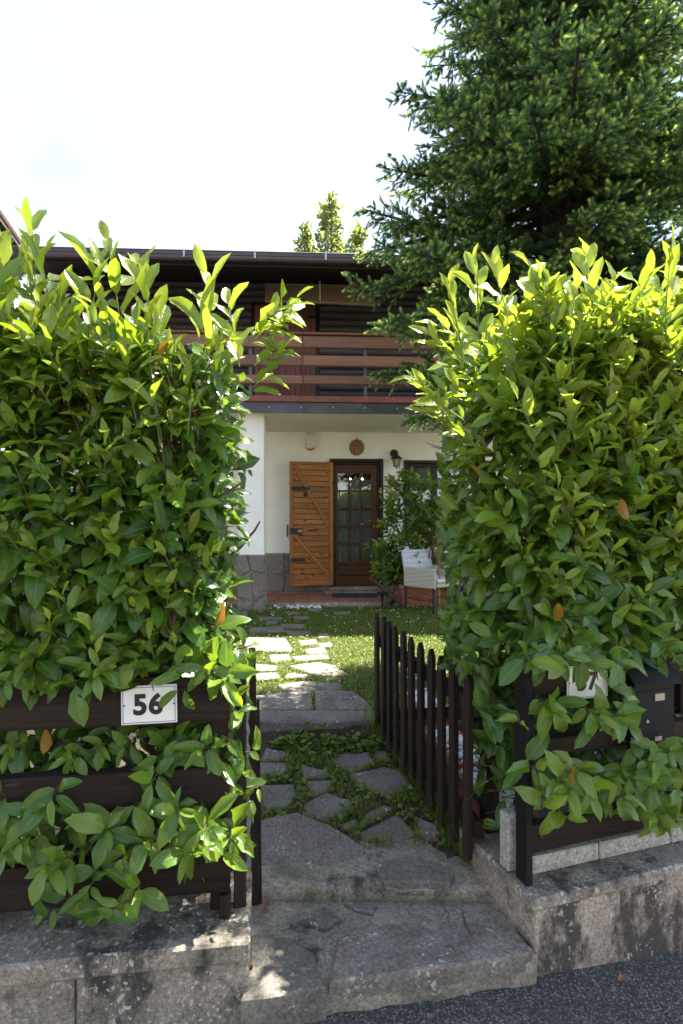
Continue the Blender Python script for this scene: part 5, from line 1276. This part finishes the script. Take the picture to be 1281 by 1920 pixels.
# ------------------------------------------------------------------ lawn and weeds
def scatter(n, x0, x1, y0, y1, bias=1.0):
    x = rng.uniform(x0, x1, n); y = y0+(y1-y0)*rng.random(n)**bias; keep = np.ones(n, bool)
    for f in FLAGS:
        xs_ = [p[0] for p in f]; ys_ = [p[1] for p in f]; c = (sum(xs_)/len(f), sum(ys_)/len(f))
        bb = (x > min(xs_)) & (x < max(xs_)) & (y > min(ys_)) & (y < max(ys_))
        if bb.any():
            fi = [((p[0]-c[0])*.93+c[0], (p[1]-c[1])*.93+c[1]) for p in f]; ii = np.where(bb)[0]; keep[ii[inpoly(x[ii], y[ii], fi)]] = False
    return x[keep], y[keep]
def blades(name, x, y, h0, h1, wd, tint0, tint1):
    n = len(x); z = np.array([gz(v) for v in y]); h = rng.uniform(h0, h1, n); q = rng.uniform(0, 2*PI, n); ln = rng.uniform(.1, .75, n)*h
    b = np.stack([x, y, z-.004], 1); s = np.stack([-np.sin(q), np.cos(q), 0*q], 1)*wd*rng.uniform(.6, 1.3, (n, 1)); d = np.stack([np.cos(q), np.sin(q), 0*q], 1)
    m1 = b+d*(ln*.35)[:, None]; m1[:, 2] += h*.62; tp = b+d*ln[:, None]; tp[:, 2] += h
    V = np.stack([b-s, b+s, m1+s*.7, m1-s*.7, tp+s*.1, tp-s*.1], 1); k = np.arange(n)[:, None]*6
    Q = np.concatenate([k+np.array([[0, 1, 2, 3]]), k+np.array([[3, 2, 4, 5]])])
    return V.reshape(-1, 3), Q, np.repeat(rng.uniform(tint0, tint1, n), 6)
def clover(x, y, h0, h1, sz, tint0, tint1):
    n = len(x); z = np.array([gz(v) for v in y])+rng.uniform(h0, h1, n); C = np.stack([x, y, z], 1); S = sz*rng.uniform(.6, 1.3, n)
    R = rot_from(rng.normal(size=(n, 3))*np.array([1, 1, .35]), np.tile([0, 0, 1.0], (n, 1))+rng.normal(0, .3, (n, 3)))
    base = np.array([(0, 0, 0), (.5, .35, .08), (.28, 1, .05), (-.28, 1, .05), (-.5, .35, .08)])
    A = np.einsum('nij,mj->nmi', R, base[[0, 1, 2, 3, 4]])*S[:, None, None]+C[:, None]; k = np.arange(n)[:, None]*5
    Q = np.concatenate([k+np.array([[0, 1, 2, 2]]), k+np.array([[0, 2, 3, 4]])])
    return A.reshape(-1, 3), k+np.array([[0, 1, 2, 3, 4]]), np.repeat(rng.uniform(tint0, tint1, n), 5)
x, y = scatter(85000, -2.0, 3.0, 4.0, 8.33, .9); V, Q, T = blades('g', x, y, .02, .055, .0026, .25, 1)
o = inst('grass', npmesh('grass', V, Q, [grassm], T)); tag(o, 'short green lawn grass between path and porch', 'grass', kind='stuff')
x, y = scatter(48000, -2.0, 3.0, 4.0, 8.33, .9); V, Q, T = clover(x, y, .010, .04, .015, .25, 1)
o = inst('clover', npmesh('clover', V, Q, [grassm], T)); tag(o, 'low clover leaves mixed into the lawn', 'clover', kind='stuff')
x, y = scatter(450, -2, 3.4, 4.8, 8.3, .8); nfl = len(x)
C = np.stack([x, y, np.array([gz(v) for v in y])+rng.uniform(.045, .075, nfl)], 1)
o = pebbles('daisies', C, .005, .009, petal); tag(o, 'tiny white clover and daisy heads scattered over the lawn', 'flowers', kind='stuff')
# weeds in the path joints and along the gate
x, y = scatter(11000, -.50, .72, 2.76, 3.93); kp = rng.random(len(x)) < (.35+.65*(np.array([mn.noise((a*4, b*4, 3)) for a, b in zip(x, y)]) > -.05)); x, y = x[kp], y[kp]
V1, Q1, T1 = blades('w', x, y, .025, .085, .0022, .1, .8)
xg = Gf.x+(Gn.x-Gf.x)*rng.random(1500)+rng.normal(-.05, .05, 1500); yg = np.interp(xg, [Gf.x, Gn.x], [Gf.y, Gn.y])+rng.normal(0, .06, 1500)
V2, Q2, T2 = blades('w', xg, yg, .05, .20, .0022, .1, .8)
o = inst('joint_grass', npmesh('joint_grass', np.concatenate([V1, V2]), np.concatenate([Q1, Q2+len(V1)]), [grassm], np.concatenate([T1, T2]))); tag(o, 'grass tufts growing in the joints of the path', 'grass', kind='stuff')
x, y = scatter(5200, -.50, .72, 2.80, 3.93); kp = rng.random(len(x)) < .5; x, y = x[kp], y[kp]; V, Q, T = clover(x, y, .01, .045, .024, .15, .8)
xb, yb = rng.uniform(-.45, .35, 380), rng.normal(3.87, .04, 380); V2, Q2, T2 = clover(xb, yb, .02, .09, .034, .2, .8)
o = inst('joint_weeds', npmesh('joint_weeds', np.concatenate([V, V2]), np.concatenate([Q, Q2+len(V)]), [grassm], np.concatenate([T, T2]))); tag(o, 'small leafy weeds growing between the flagstones', 'weeds', kind='stuff')
